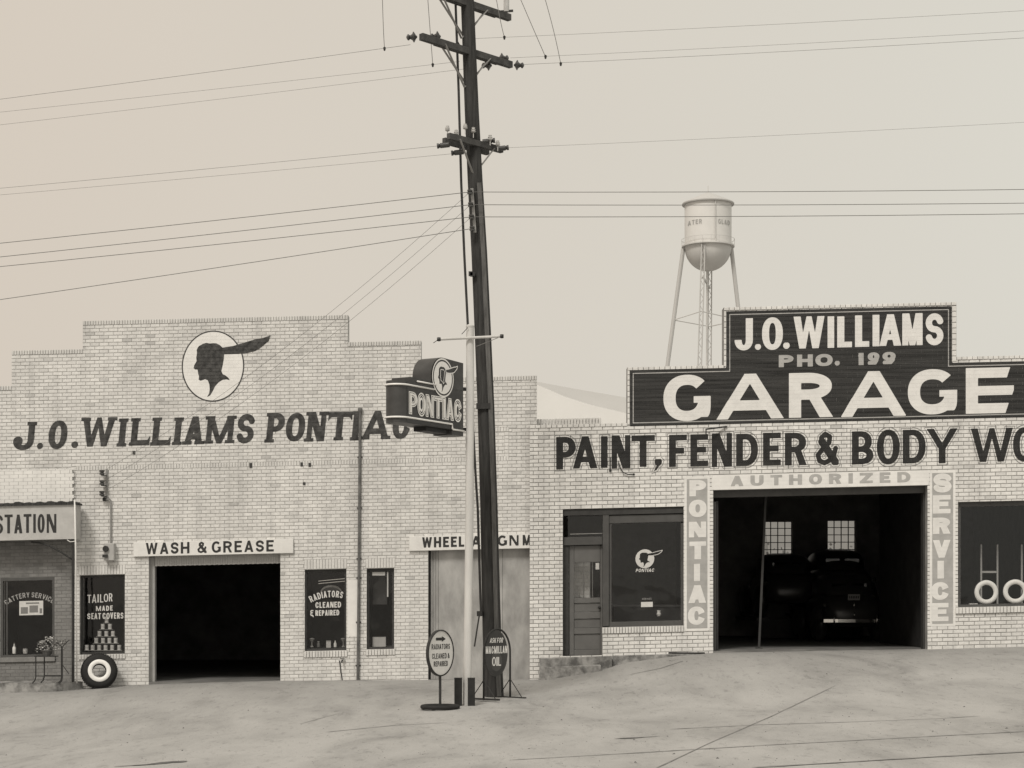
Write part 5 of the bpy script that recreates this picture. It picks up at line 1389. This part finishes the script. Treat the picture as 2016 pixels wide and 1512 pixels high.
for (cx, cy, hl, hr) in ((918,6,1.06,1.16), (924,102,1.06,1.12)):
    c1, p1, q1 = crossarm(cx-20, cy+2, hl, hr, S); braces(c1, S)
    c2, p2, q2 = crossarm(cx+8, cy-4, hl-.3, hr-.35, -S); braces(c2, -S)
    if cy > 50:
        mid = (c1, p1, q1, c2, p2, q2)
c1, p1, q1 = crossarm(930-8, 285, .64, .66, S, .10, .08); braces(c1, S, .42, .55)
c2, p2, q2 = crossarm(932+6, 287, .62, .45, -S, .10, .08); low = (c1, p1, q1, c2, p2, q2)
for p, sgn in ((mid[1]+an_*-.02, -1), (mid[2], 1)): insul(p + Vector((sgn*.05,0,0)), 'strain', (sgn,0,-.05))
insul(mid[2]+Vector((-.22,-.1,.09)), 'strain', (1,0,0)); insul(mid[0]+Vector((-.08,.1,.1)), 'strain', (-1,0,0)); insul(mid[4]+Vector((.1,0,.09)), 'strain', (-1,0,0)); insul(mid[5]+Vector((-.1,0,-.07)), 'strain', (-1,0,0))
for (px, py) in ((881,258),(898,266),(916,254),(932,261),(965,276),(980,287)): insul(atd(px, py, DP-.2+(px-930)*.006), 'pin')
for (px, py, sg) in ((874,286,-1),(902,300,-1),(961,278,1),(988,292,1)): spool(atd(px, py, DP-.1+(px-930)*.006), (sg,0,.12*sg))
# transformer cut-out at the top
b = MB(); z = atd(997,10,DP+.9); b.lathe([(.05,-.12),(.05,.1),(.02,.12),(.02,.3),(0,.3)], tuple(z), n=12); b.build('cutout', M['glassins'], up, smooth='auto')
b = MB(); b.obox(z+Vector((-.15,0,-.12)), z+Vector((.12,0,-.10)), .05, .03); b.build('bracket', M['darkmetal'], up)
# spool rack on the pole
b = MB(); r0_ = atd(929,371,DP-.2); r1_ = atd(935,458,DP-.2); b.obox(r0_, r1_, .05, .03, up=(0,1,0)); rkk = b.build('secondary_rack', M['metal'], up)
RK = []
for (px, py) in ((925,378),(926.5,403),(928,427),(929.5,450)):
    p = atd(px, py, DP-.26); RK.append(p); b = MB(); b.lathe([(.02,-.04),(.045,-.035),(.045,-.012),(.03,0),(.045,.012),(.045,.035),(.02,.04)], tuple(p), n=12); b.build('insulator', M['ceramic'], up, smooth='auto')

# wires
WG = 'overhead wires'
def wire(p, q, label, sag=.0, r=.0075, n=14, mid=None):
    r = r*(.68 if r > .008 else .5)
    P = []
    for i in range(n+1):
        t_ = i/n; P.append(p.lerp(q, t_) + Vector((0,0,-4*sag*t_*(1-t_))))
    b = MB(); b.tube(P, r, 5); o = b.build('wire', M['wire'], smooth=True); tag(o, label, 'wire', WG); return o
def ext(p, px, py, X, d):
    """continue the line from p through the photograph's (px,py) at distance d out to world X"""
    q = atd(px, py, d); t_ = (X-p.x)/(q.x-p.x); return p + (q-p)*t_
WL_ = [(atd(808,88,DP-.7), 0, 184, 'uppermost wire leaving the pole to the left', .0065), (atd(905,121,DP), 0, 209, 'second wire from the top running left', .005), (atd(912,136,DP), 0, 234, 'third wire from the top running left', .005),
       (atd(866,287,DP-.3), 0, 359, 'upper of two faint wires left of the lowest crossarms', .006), (atd(898,302,DP-.1), 0, 372, 'lower of two faint wires left of the lowest crossarms', .005),
       (RK[0], 0, 467, 'top wire of the four from the spool rack running left', .0085), (RK[1], 0, 494, 'second wire of the four from the spool rack running left', .0085), (RK[2], 0, 513, 'third wire of the four from the spool rack running left', .0085), (RK[3], 0, 578, 'lowest wire from the spool rack, steepest to the left', .0085)]
for p, px, py, lab, r in WL_: wire(p, ext(p, px, py, -26, DP), lab, .12, r)
WR_ = [(atd(1029,127,DP+.8), 2016, 62, 'uppermost dead-ended wire from the right tip of the crossarm', .006), (atd(1005,114,DP+.5), 2016, 48, 'wire just above it from the right side of the crossarm', .005), (atd(935,76,DP), 2016, 8, 'highest faint wire running right behind the pole', .005),
       (atd(995,291,DP+.3), 2016, 228, 'faint wire running right from the lowest crossarm', .0045), (RK[0], 2016, 360, 'top wire of the three running right from the spool rack', .0085), (RK[1], 2016, 387, 'middle wire of the three running right from the spool rack', .0085), (RK[2], 2016, 408, 'lowest wire of the three running right from the spool rack', .0085)]
for p, px, py, lab, r in WR_: wire(p, ext(p, px, py, 24, DP), lab, .12, r)
for i, (p, py) in enumerate(zip(RK, (931, 951, 972))):
    q = Vector((U(204), -.18, Zp(py))); wire(p, q, ['upper','middle','lower'][i]+' service wire slanting down to the wall insulators', .28, .006, 20)
for i, (a_, c_, e_, lab) in enumerate([((752,-60),(753,40),(757,96),'jumper wire dropping to the top wire at the left'), ((838,-60),(845,40),(852,128),'jumper wire dropping beside the left crossarm tip'), ((968,-60),(980,25),(993,74),'jumper wire dropping just right of the pole top'),
        ((1000,-60),(1038,30),(1074,112),'jumper wire dropping in a curve right of the crossarm'), ((1055,-60),(1088,40),(1104,126),'outermost jumper wire curving down at the right')]):
    b = MB(); P = []
    for k_ in range(13):
        t_ = k_/12; x = (1-t_)**2*a_[0]+2*t_*(1-t_)*c_[0]+t_*t_*e_[0]; y = (1-t_)**2*a_[1]+2*t_*(1-t_)*c_[1]+t_*t_*e_[1]; P.append(atd(x, y, DP))
    b.tube(P, .006, 5); o = b.build('jumper_wire', M['wire']); tag(o, lab, 'wire', 'jumper wires'); b = MB(); b.lathe([(.0,-.04),(.015,-.03),(.025,.02),(0,.04)], tuple(P[-1]), n=8); b.build('clamp', M['darkmetal'], o)

# white sign post
pb = gpt(922, 1388); D2 = pb.y + CAMD
wp = thing('sign_post', 'tall round white steel post carrying the neon sign', 'post', (0,0,0))
b = MB(); P = [atd(x, y, D2) for x, y in ((919,1388),(922,1200),(924.5,1000),(925.5,800),(925.5,645))]; P[0].z -= .1
b.tube(P, [.068,.068,.068,.066,.064], 18); b.build('post_shaft', M['postpaint'], wp, smooth='auto')
b = MB(); tpz = P[-1]; b.lathe([(.066,0),(.07,.01),(.07,.03),(.04,.05),(0,.055)], tuple(tpz), n=16); b.build('post_cap', M['postpaint'], wp, smooth='auto')
pa, pq = atd(864,668,D2-.1), atd(988,662,D2-.1)
b = MB(); b.tube([pa, pq], .022, 8); cr_ = b.build('cross_pipe', M['postpaint'], wp, smooth='auto')
for p in (pa, pq): b = MB(); b.lathe([(.03,-.03),(.036,0),(.03,.03)], tuple(p), 'x', n=10); b.build('pipe_cap', M['darkmetal'], cr_)
b = MB(); b.tube([pa, pa+Vector((-.09,0,-.06))], .006, 5); b.tube([atd(921,645,D2-.08), atd(909,658,D2-.08)], .006, 5); b.build('stay_wire', M['darkmetal'], wp)
b = MB(); b.tube([pq, atd(938,682,D2-.02)], .005, 5); b.build('stay_wire', M['metal'], wp)
# black stakes at the foot
for i, (x0, x1, y0, y1, dd, lab) in enumerate([(894.5,909.5,1336,1391,D2-.12,'short black stake standing left of the white post foot'),(921,935,1336,1389,D2-.16,'short black stake standing right against the white post foot')]):
    p, q = atd(x0,y0,dd), atd(x1,y1,dd); t = thing('black_stake', lab, 'stake', ((p.x+q.x)/2, dd-CAMD, gz(p.x, dd-CAMD)), 0, 'black stakes around the post foot')
    hw = (q.x-p.x)/2; hh = p.z - gz(p.x, dd-CAMD)
    b = MB(); b.cham(-hw, hw, -.03, .0, -.08, hh, .006); b.cham(hw*.55, hw, .001, .08, -.08, hh*.99, .004); b.cham(-hw, -hw*.55, .001, .08, -.08, hh*.99, .004); b.build('stake_body', M['black'], t)
    b = MB(); b.box(-hw*1.05, hw*1.05, -.033, .085, hh*1.002, hh*1.002+.012); b.build('stake_cap', M['wood_dark'], t)

# neon sign: far edge at the post, runs towards the street and to the left
L = 1.64; dn = Vector((-.52,-.854,0)).normalized(); nn = Vector((-dn.y, dn.x, 0)); nn = nn if nn.x > 0 else -nn    # nn faces the viewer's right
d_far = D2-.12; far = Vector(((912-1008)/FPX*d_far, d_far-CAMD, 0)); T = .36
ns = thing('neon_sign', 'dark projecting neon sign lettered PONTIAC with a head emblem', 'sign', (far.x, far.y, 0), math.atan2(dn.y, dn.x))
# local frame: +x towards the street (dn), local y: face side
Mi = Matrix.Rotation(-math.atan2(dn.y, dn.x), 4, 'Z'); fs = (Mi @ nn).y; fs = 1 if fs > 0 else -1
zb, zt1, zt2 = 4.36, 5.02, 5.49
def plan(r, x1, n=14):
    c = [(0, fs*0), (x1, 0)]
    for i in range(1, n): a_ = math.pi*i/n; c.append((x1+r*math.sin(a_), -fs*(r-r*math.cos(a_))))
    c += [(x1, -fs*2*r), (0, -fs*2*r)]; return c
XB = L-.02
b = MB(); b.prism(plan(T/2, XB), zb, zt1, ax='z'); b.build('cabinet', M['signrim'], ns, smooth='auto')
b = MB(); pf_ = [(0, zt1+.002), (0, zt2-.015)]
ec = (.62, 5.17); er = .325
for i in range(0, 11): a_ = R(88+100*i/10); pf_.append((ec[0]-er*math.cos(a_), ec[1]+er*math.sin(a_)))
pf_ = [(x, max(z, zt1+.002)) for x, z in pf_] + [(ec[0]+er+.02, zt1+.002)]
b.v = []; b.prism([(x, z) for x, z in pf_], 0, -fs*T, ax='y'); b.build('upper_cabinet', M['signrim'], ns, smooth='auto')
b = MB(); b.box(ec[0]+er+.02, L-.12, -fs*T if fs > 0 else 0, 0 if fs > 0 else T, zt1+.001, zt1+.07); b.build('step_cabinet', M['signrim'], ns)
b = MB(); b.box(0, .34, min(0,-fs*T), max(0,-fs*T), zb-.085, zb-.002); b.build('lower_cabinet', M['signrim'], ns)
b = MB(); b.box(.40, 1.0, min(-fs*.06,-fs*(T-.06)), max(-fs*.06,-fs*(T-.06)), zb-.07, zb-.001); b.build('ballast_tray', M['black'], ns)
# face sheet
e_ = fs*.004
b = MB(); b.add([(0.01,e_,zb+.01),(XB,e_,zb+.01),(XB,e_,zt1-.01),(0.01,e_,zt1-.01)], [(0,1,2,3)])
b.build('face_sheet', M['signface'], ns, fixn=False)
def tubeline(pts, r=.014): b = MB(); b.tube(pts, r, 6); return b
rr_n = T/2
def around(z, n=12):
    P = [(.0, fs*.018, z), (XB, fs*.018, z)]
    for i in range(1, n): a_ = math.pi*i/n; P.append((XB+(rr_n+.018)*math.sin(a_), -fs*(rr_n-(rr_n+.018)*math.cos(a_)), z))
    P.append((XB, -fs*(T+.018), z)); P.append((0, -fs*(T+.018), z)); return P
tp_ = around(4.955); tp_[0] = (ec[0]+.26, fs*.018, 4.955)
b = MB(); b.tube(tp_, .015, 6); b.build('neon_tube', M['neonwhite'], ns, smooth=True)
ar = around(4.445); ar[0] = (.36, fs*.018, 4.445)
b = MB(); b.tube([(0, fs*.018, 4.36), (.33, fs*.018, 4.36), (.355, fs*.018, 4.38), (.36, fs*.018, 4.445)] + ar[1:], .015, 6); b.build('neon_tube', M['neonwhite'], ns, smooth=True)
b = MB(); b.tube([(ec[0]+.2, fs*.018, 5.035), (L-.28, fs*.018, 5.035)], .013, 6); b.build('neon_tube', M['neonwhite'], ns, smooth=True)
# emblem on the face; the viewer reads from x=L (left) to x=0 (right)
def FX(q): return (L - q)             # q measured from the left end of the face as seen
class Face:
    def __init__(s, o): s.o = o
    def zone(s, u, v): return 0
    def __call__(s, u, v, z): return (L-u, fs*s.o, v)
def cdist(X, Y, r): return np.hypot(X-(L-ec[0]), Y-ec[1])-r
HS = [((L-ec[0])+(p[0]-419.5)/62*.27*.86, ec[1]-(p[1]-721)/70*.27) for p in HEAD]
us = list(np.arange(L-ec[0]-.4, L+.02, .008)); vs = list(np.arange(ec[1]-.36, ec[1]+.36, .008))
b = MB(); contour(b, lambda X, Y: np.maximum(cdist(X,Y,.315), -cdist(X,Y,.0)), us, vs, Face(.008)); eo = b.build('emblem_disc', M['signface'], ns, merge=True)
b = MB(); contour(b, lambda X, Y: np.maximum(np.minimum(np.abs(cdist(X,Y,.30))-.012, cdist(X,Y,.262)), -head_sdf(X,Y,HS)), us, vs, Face(.013)); b.build('emblem_field', M['neonwhite'], eo, merge=True)
b = MB(); contour(b, lambda X, Y: np.maximum(np.abs(head_sdf(X,Y,HS[7:21]))-.007, -X+(L-ec[0])+.0), us, vs, Face(.017)); 
contour(b, lambda X, Y: np.maximum(np.abs(head_sdf(X,Y,HS)+.045)-.006, X-(L-ec[0])-.2), us, vs, Face(.016)); b.build('emblem_tubes', M['neonwhite'], eo, merge=True)
# lettering: double outline letters
b = MB(); w_ = {'I':.05}; x = .07; h = .33; zl = 4.515
for ch in 'PONTIAC':
    ww = .08 if ch == 'I' else .205
    for off, dz, thick in ((0, 0, .010), (.016, .0, .006)):
        f0 = lambda X, Y: glyph(ch, X-x, Y-zl, ww, h, .06, .055)
        us = list(np.arange(x-.03, x+ww+.03, .006)); vs = list(np.arange(zl-.03, zl+h+.03, .006))
        contour(b, (lambda X, Y: np.maximum(f0(X,Y)-.014, .0045-np.abs(f0(X,Y)+.006))) if off == 0 else (lambda X, Y: f0(X,Y)+.020), us, vs, Face(.012+off))
    x += ww+.030
b.build('lettering', M['neonwhite'], ns, merge=True)
# brackets to the post
for z in (4.40, 5.06):
    b = MB(); b.box(-.16, 0, -.05-fs*T/2*1.0, .05-fs*T/2*1.0, z-.03, z+.03); b.build('bracket', M['darkmetal'], ns)
    b = MB(); b.obox((-.0,-fs*.08,z), (-.17,-fs*.02,z), .04, .05); b.build('bracket', M['darkmetal'], ns)

# round curb sign on a tyre base
rb_ = gpt(866.5, 1396); D3 = rb_.y+CAMD
rs = thing('round_curb_sign', 'white round lollipop sign on a thin stem and ring base', 'sign', tuple(rb_), R(58))
cz = atd(0,1285.5,D3).z - rb_.z; rad = 46/FPX*D3
b = MB(); b.lathe([(rad-.02,-.03),(rad,-.02),(rad,.02),(rad-.02,.03)], (0,0,cz), 'y', n=48, closed=False); b.f = [f for f in b.f if len(f) == 4]; b.m = [0]*len(b.f); b.tone = [.5]*len(b.f); b.build('rim', M['darkmetal'], rs, smooth='auto')
b = MB(); b.lathe([(rad-.02,-.012),(rad-.02,.012)], (0,0,cz), 'y', n=48); b.build('disc', M['white'], rs, smooth='auto')
class F2:
    def __init__(s, y, m=1): s.y = y
    def zone(s, u, v): return 0
    def __call__(s, u, v, z): return (u, s.y, v)
def txt(mb, text, cx, z0, h, width, s, t, place, slant=0, gap=.22):
    its = fit(text, cx-width/2, cx+width/2, gap=gap)
    for ch, x0, x1 in its:
        us = list(np.arange(x0-.02-abs(slant)*h, x1+.02+abs(slant)*h, .004)); vs = list(np.arange(z0-.03, z0+h+.01, .004))
        contour(mb, lambda X, Y: glyph(ch, X-x0, Y-z0, x1-x0, h, s, t, 0, slant), us, vs, place)
b = MB(); pl2 = F2(-.0155)
txt(b, 'RADIATORS', 0, cz+.06, .085, .52, .014, .013, pl2); txt(b, 'CLEANED &', 0, cz-.09, .085, .50, .014, .013, pl2); txt(b, 'REPAIRED', 0, cz-.215, .085, .40, .014, .013, pl2)
us = list(np.arange(-.16,.16,.005)); vs = list(np.arange(cz+.17,cz+.29,.005)); contour(b, lambda X, Y: glyph('>', X+.14, Y-(cz+.18), .28, .09, .02, .02), us, vs, pl2)
b.build('lettering', M['signletter'], rs, merge=True)
b = MB(); b.tube([(0,0,.03),(0,0,cz-rad+.01)], .022, 10); b.build('stem', M['darkmetal'], rs, smooth='auto')
prof = [(.285+.036*math.cos(2*math.pi*i/12), .037+.036*math.sin(2*math.pi*i/12)) for i in range(12)]
b = MB(); b.lathe(prof, n=40, closed=True); b.build('ring_base', M['rubber'], rs, smooth=True)
b = MB(); b.box(-.26,.26,-.03,.03,.02,.045); b.build('base_spoke', M['darkmetal'], rs)

# oil curb sign in a hoop frame
ml = gpt(955.5, 1381); mr_ = gpt(1006, 1366.5)
fd = Vector((mr_.x-ml.x, mr_.y-ml.y, 0)); ang = R(50); half = .345
ctr = (ml+mr_)/2; ctr = atd(978.5, 1375, ml.y+CAMD+.28); ctr.z = gz(ctr.x, ctr.y)
oz = thing('oil_curb_sign', 'dark oval sign lettered ASK FOR MACMILLAN OIL in a hoop stand', 'sign', tuple(ctr), ang)
ct = atd(0,1285,ml.y+CAMD).z-ctr.z; topz = atd(0,1240,ml.y+CAMD).z-ctr.z
hd_ = .78/2; hwid = .295
P = [(-half,0,0),(-half,0,ct)]
for i in range(1, 15): a_ = math.pi*i/15; P.append((-half*math.cos(a_), 0, ct+(topz-ct+.01)*math.sin(a_)))
P += [(half,0,ct),(half,0,0)]
b = MB(); b.tube(P, .017, 8); b.build('hoop', M['darkmetal'], oz, smooth=True)
cs = -.03
b = MB(); b.prism([(cs+hwid*math.cos(2*math.pi*i/40), ct-.02+hd_*math.sin(2*math.pi*i/40)) for i in range(40)], -.012, .012); b.build('oval_panel', M['signface'], oz, smooth='auto')
b = MB(); b.prism([(cs+hwid*.5*math.cos(2*math.pi*i/32), ct-.16+.16*math.sin(2*math.pi*i/32)) for i in range(32)], -.0135, -.0125); b.build('round_badge', M['framegrey'], oz)
b = MB(); pl3 = F2(-.016)
txt(b, 'ASK FOR', cs, ct+.16, .085, .34, .014, .012, pl3, slant=.25); txt(b, 'MACMILLAN', cs, ct-.02, .125, .56, .019, .016, pl3); txt(b, 'OIL', cs+.0, ct-.23, .15, .23, .024, .02, pl3, gap=.15)
b.build('lettering', M['whitewall'], oz, merge=True)
for sx in (-half, half):
    b = MB(); b.obox((sx,-.34,.02),(sx,.34,.02), .05, .03); b.build('foot', M['darkmetal'], oz)
    for sy in (-1, 1): b = MB(); b.tube([(sx,0,.34),(sx,sy*.26,.03)], .009, 6); b.build('strut', M['darkmetal'], oz)

# ================================================================== BACKGROUND
DW = 180.
tw = thing('water_tower', 'pale steel water tower with round bowl tank on thin legs', 'water tower', (0,0,0))
def aw(px, py, dd=0): return atd(px, py, DW+dd)
kx = DW/FPX; cxw = 1394
c = aw(cxw, 484); rt = 46*kx; 
b = MB(); b.lathe([(rt, aw(0,484).z),(rt, aw(0,404).z)], (c.x, c.y, 0), n=40); b.build('tank', M['tower'], tw, smooth='auto')
b = MB(); b.lathe([(51*kx, aw(0,404).z),(51.5*kx, aw(0,402).z),(50*kx, aw(0,400).z),(3*kx, aw(0,379).z),(0, aw(0,378).z)], (c.x, c.y, 0), n=40); b.build('conical_roof', M['towerroof'], tw, smooth='auto')
b = MB(); b.lathe([(.8*kx, aw(0,379).z),(.8*kx, aw(0,366).z),(0, aw(0,365).z)], (c.x, c.y, 0), n=10); b.build('finial', M['towerdark'], tw)
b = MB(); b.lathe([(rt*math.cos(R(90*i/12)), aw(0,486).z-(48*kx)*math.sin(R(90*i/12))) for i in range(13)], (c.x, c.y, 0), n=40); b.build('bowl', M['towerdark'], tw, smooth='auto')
zb_ = aw(0,487).z
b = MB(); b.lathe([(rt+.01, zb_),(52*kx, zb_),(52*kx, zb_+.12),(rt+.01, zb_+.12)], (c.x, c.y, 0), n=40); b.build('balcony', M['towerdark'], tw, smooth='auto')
b = MB()
rzr = zb_+.75
b.tube([(c.x+52*kx*math.cos(2*math.pi*i/40), c.y+52*kx*math.sin(2*math.pi*i/40), rzr) for i in range(40)], .02, 5, closed=True)
for i in range(20):
    a_ = 2*math.pi*i/20; x, y = c.x+52*kx*math.cos(a_), c.y+52*kx*math.sin(a_); b.tube([(x,y,zb_+.1),(x,y,rzr)], .018, 4)
b.build('railing', M['towerdark'], tw)
# four legs
legs = [((1345,490),(1312,735),0,.21,False),((1440,490),(1468,735),0,.21,False),((1380,487),(1370,735),-2.3,.14,True),((1403,487),(1404,735),2.3,.14,True)]
LP = []
for (a_, e_, dy, w_, lat) in legs:
    p, q = aw(*a_), aw(*e_); s_ = (q-p); p = Vector((p.x, c.y+dy, p.z)); q = Vector((q.x, c.y+dy*1.5, q.z)); q2 = p+(q-p)*((p.z+.5)/(p.z-q.z)); LP.append((p, q2))
    b = MB()
    if not lat: b.tube([p, q2], w_, 8)
    else:
        o1 = Vector((.17,0,0))
        b.tube([p-o1, q2-o1], .07, 5); b.tube([p+o1, q2+o1], .07, 5); n_ = 60
        for i in range(n_):
            u_ = p.lerp(q2, i/n_); v2 = p.lerp(q2, (i+1)/n_); sg = 1 if i % 2 else -1; b.tube([u_+o1*sg, v2-o1*sg], .03, 4)
    b.build('leg', M['towerroof'], tw, smooth='auto')
def onleg(i, py):
    p, q = LP[i]; z = aw(0,py).z; return p+(q-p)*((p.z-z)/(p.z-q.z))
ring4 = [onleg(0,630), onleg(2,622), onleg(1,630), onleg(3,634)]
for i in range(4):
    b = MB(); b.tube([ring4[i], ring4[(i+1) % 4]], .05, 5); b.build('strut', M['towerdark'], tw)
b = MB(); b.tube([Vector((c.x-.1, c.y, aw(0,532).z)), Vector((c.x-.15, c.y, -.5))], .10, 8); b.build('riser_pipe', M['towerdark'], tw, smooth='auto')
b = MB(); b.obox(onleg(2,553), Vector((onleg(3,558).x, onleg(3,558).y, onleg(3,558).z)), .15, .2); b.build('strut', M['towerdark'], tw)
b = MB(); b.tube([Vector((aw(1403,0).x, c.y-rt-.05, aw(0,487).z)), Vector((aw(1403,0).x, c.y-rt-.05, aw(0,404).z))], .06, 5); b.build('ladder', M['towerdark'], tw)
b = MB()
for text, x0, x1, fx in (('TEWATER', 1330, 1377, 1), ('GLADEWA', 1409, 1456, 1)):
    for ch, a_, e_ in fit(text, x0, x1, gap=.3):
        for_k = (CAMD*0+DW)/FPX
        u0_, u1_ = (a_-1008)*kx, (e_-1008)*kx
        if u0_ < c.x-rt*.985 or u1_ > c.x+rt*.985: continue
        z0_ = aw(0,449).z; h_ = 9*kx
        us = list(np.arange(u0_, u1_+.03, .03)); vs = list(np.arange(z0_, z0_+h_+.03, .03))
        class Cy:
            def zone(s, u, v): return 0
            def __call__(s, u, v, z): return (u, c.y-math.sqrt(max(1e-4,(rt+.03)**2-(u-c.x)**2)), v)
        contour(b, lambda X, Y: glyph(ch, X-u0_, Y-z0_, u1_-u0_, h_, .08, .08), us, vs, Cy())
b.build('lettering', M['greypaint'], tw, merge=True)

# pale shed roof and hill between the buildings
DS = 62.
sh = thing('shed', 'white roofed shed rising behind the gap between the two garages', 'shed')
def as_(px, py): return atd(px, py, DS)
pr_ = [as_(960,735), as_(1060,758), as_(1110,780), as_(1160,796), as_(1235,814), as_(1300,824)]
b = MB(); vs_ = []
for p in pr_: vs_ += [(p.x, p.y, p.z), (p.x, p.y+18, p.z+.2)]
b.add(vs_, [(2*i, 2*i+2, 2*i+3, 2*i+1) for i in range(len(pr_)-1)]); b.build('roof', M['shedroof'], sh, fixn=False)
b = MB(); poly = [(p.x, p.z-.002) for p in pr_] + [(pr_[-1].x, -.8), (pr_[0].x, -.8)]; b.prism(poly, pr_[0].y-.01, pr_[0].y+18, ax='y'); b.build('wall', M['shedroof'], sh)
hm = MB(); DH = 900.
prof = [(200,800),(500,760),(760,742),(1000,744),(1060,752),(1130,765),(1235,783),(1330,800),(1500,850),(1900,900),(2300,930)]
vs_ = []
for (px, py) in prof:
    p = atd(px, py, DH); vs_ += [(p.x, p.y-250, -.6), (p.x, p.y-90, p.z*.6), (p.x, p.y, p.z), (p.x, p.y+200, p.z*.5), (p.x, p.y+400, -.6)]
hm.add(vs_, [(5*i+k_, 5*(i+1)+k_, 5*(i+1)+k_+1, 5*i+k_+1) for i in range(len(prof)-1) for k_ in range(4)])
M['hill'] = mat('pale_hill', .50, .95, .05, .02)
tag(hm.build('hill', M['hill'], smooth=True, fixn=False), 'faint pale hill slope behind the buildings', kind='structure')
# small tree behind the parapet at the far left
tr = thing('tree', 'small twiggy tree top showing behind the parapet at far left', 'tree', (U(5,16), 16, -.8))
b = MB(); b.tube([(0,0,0),(.1,0,3.2),(0,.1,5.2),(-.1,0,6.6)], [.16,.12,.08,.03], 8); b.build('trunk', M['bark'], tr)
b = MB(); q = random.Random(8); lf = MB()
for i in range(26):
    a_ = q.uniform(0,6.28); z0_ = q.uniform(4,6.3); L_ = q.uniform(.6,1.5); e_ = Vector((math.cos(a_)*L_, math.sin(a_)*L_, z0_+q.uniform(.3,1.2))); b.tube([(0,0,z0_), e_*.5+Vector((0,0,z0_*.5+.1)), e_], [.03,.02,.008], 5)
    for k_ in range(26):
        t_ = q.uniform(.4,1.05); cc = Vector((0,0,z0_)).lerp(e_, t_)+Vector((q.gauss(0,.13),q.gauss(0,.13),q.gauss(0,.13))); d_ = Vector((q.gauss(0,1),q.gauss(0,1),q.gauss(0,1))).normalized()*.07; s_ = d_.cross(Vector((q.gauss(0,1),1,q.gauss(0,1)))).normalized()*.03
        lf.add([cc-d_, cc+s_, cc+d_, cc-s_], [(0,1,2,3)])
b.build('branches', M['bark'], tr); lf.build('crown', M['leaf'], tr, fixn=False)

bt = thing('bush', 'bushy shrub seen through the rear windows of the garage', 'bush', (at(1560,1100,26)[0]+1.0, 26, -.8))
b = MB(); lf = MB(); q = random.Random(21)
for i in range(16):
    a_ = q.uniform(0,6.28); e_ = Vector((math.cos(a_)*q.uniform(.5,3.6), math.sin(a_)*1.2, q.uniform(2.2,3.9))); b.tube([(0,0,0), e_*.5, e_], [.06,.04,.01], 5)
    for k_ in range(110):
        cc = e_ + Vector((q.gauss(0,.6), q.gauss(0,.5), q.gauss(0,.35))); d_ = Vector((q.gauss(0,1),q.gauss(0,1),q.gauss(0,1))).normalized()*.06; s_ = d_.cross(Vector((q.gauss(0,1),1,q.gauss(0,1)))).normalized()*.06
        lf.add([cc-d_, cc+s_, cc+d_, cc-s_], [(0,1,2,3)])
b.build('branches', M['bark'], bt); lf.build('foliage', M['leaf'], bt, fixn=False)

# loose stones and crumbs on the apron
q = random.Random(31); b = MB(); dk = MB()
for i in range(2600):
    x = q.uniform(-9.5, 10.5); y = -q.random()**.8*17 - .15
    if abs(x) > .30*(CAMD+y)+.3: continue
    r_ = q.uniform(.004, .011)*(1 if q.random() < .93 else 2.0); z = gz(x, y)
    P = [(x+r_*math.cos(a)*q.uniform(.7,1.2), y+r_*math.sin(a)*q.uniform(.7,1.2), z-.002) for a in (0,1.26,2.5,3.8,5.0)] + [(x+q.uniform(-.3,.3)*r_, y, z+r_*q.uniform(.5,.9))]
    (dk if q.random() < .6 else b).add(P, [(0,1,5),(1,2,5),(2,3,5),(3,4,5),(4,0,5)])
tag(b.build('loose_stones', M['concrete'], fixn=False), 'loose pale stones scattered over the apron', kind='stuff')
tag(dk.build('dark_grit', M['bark'], fixn=False), 'dark grit scattered over the apron', kind='stuff')
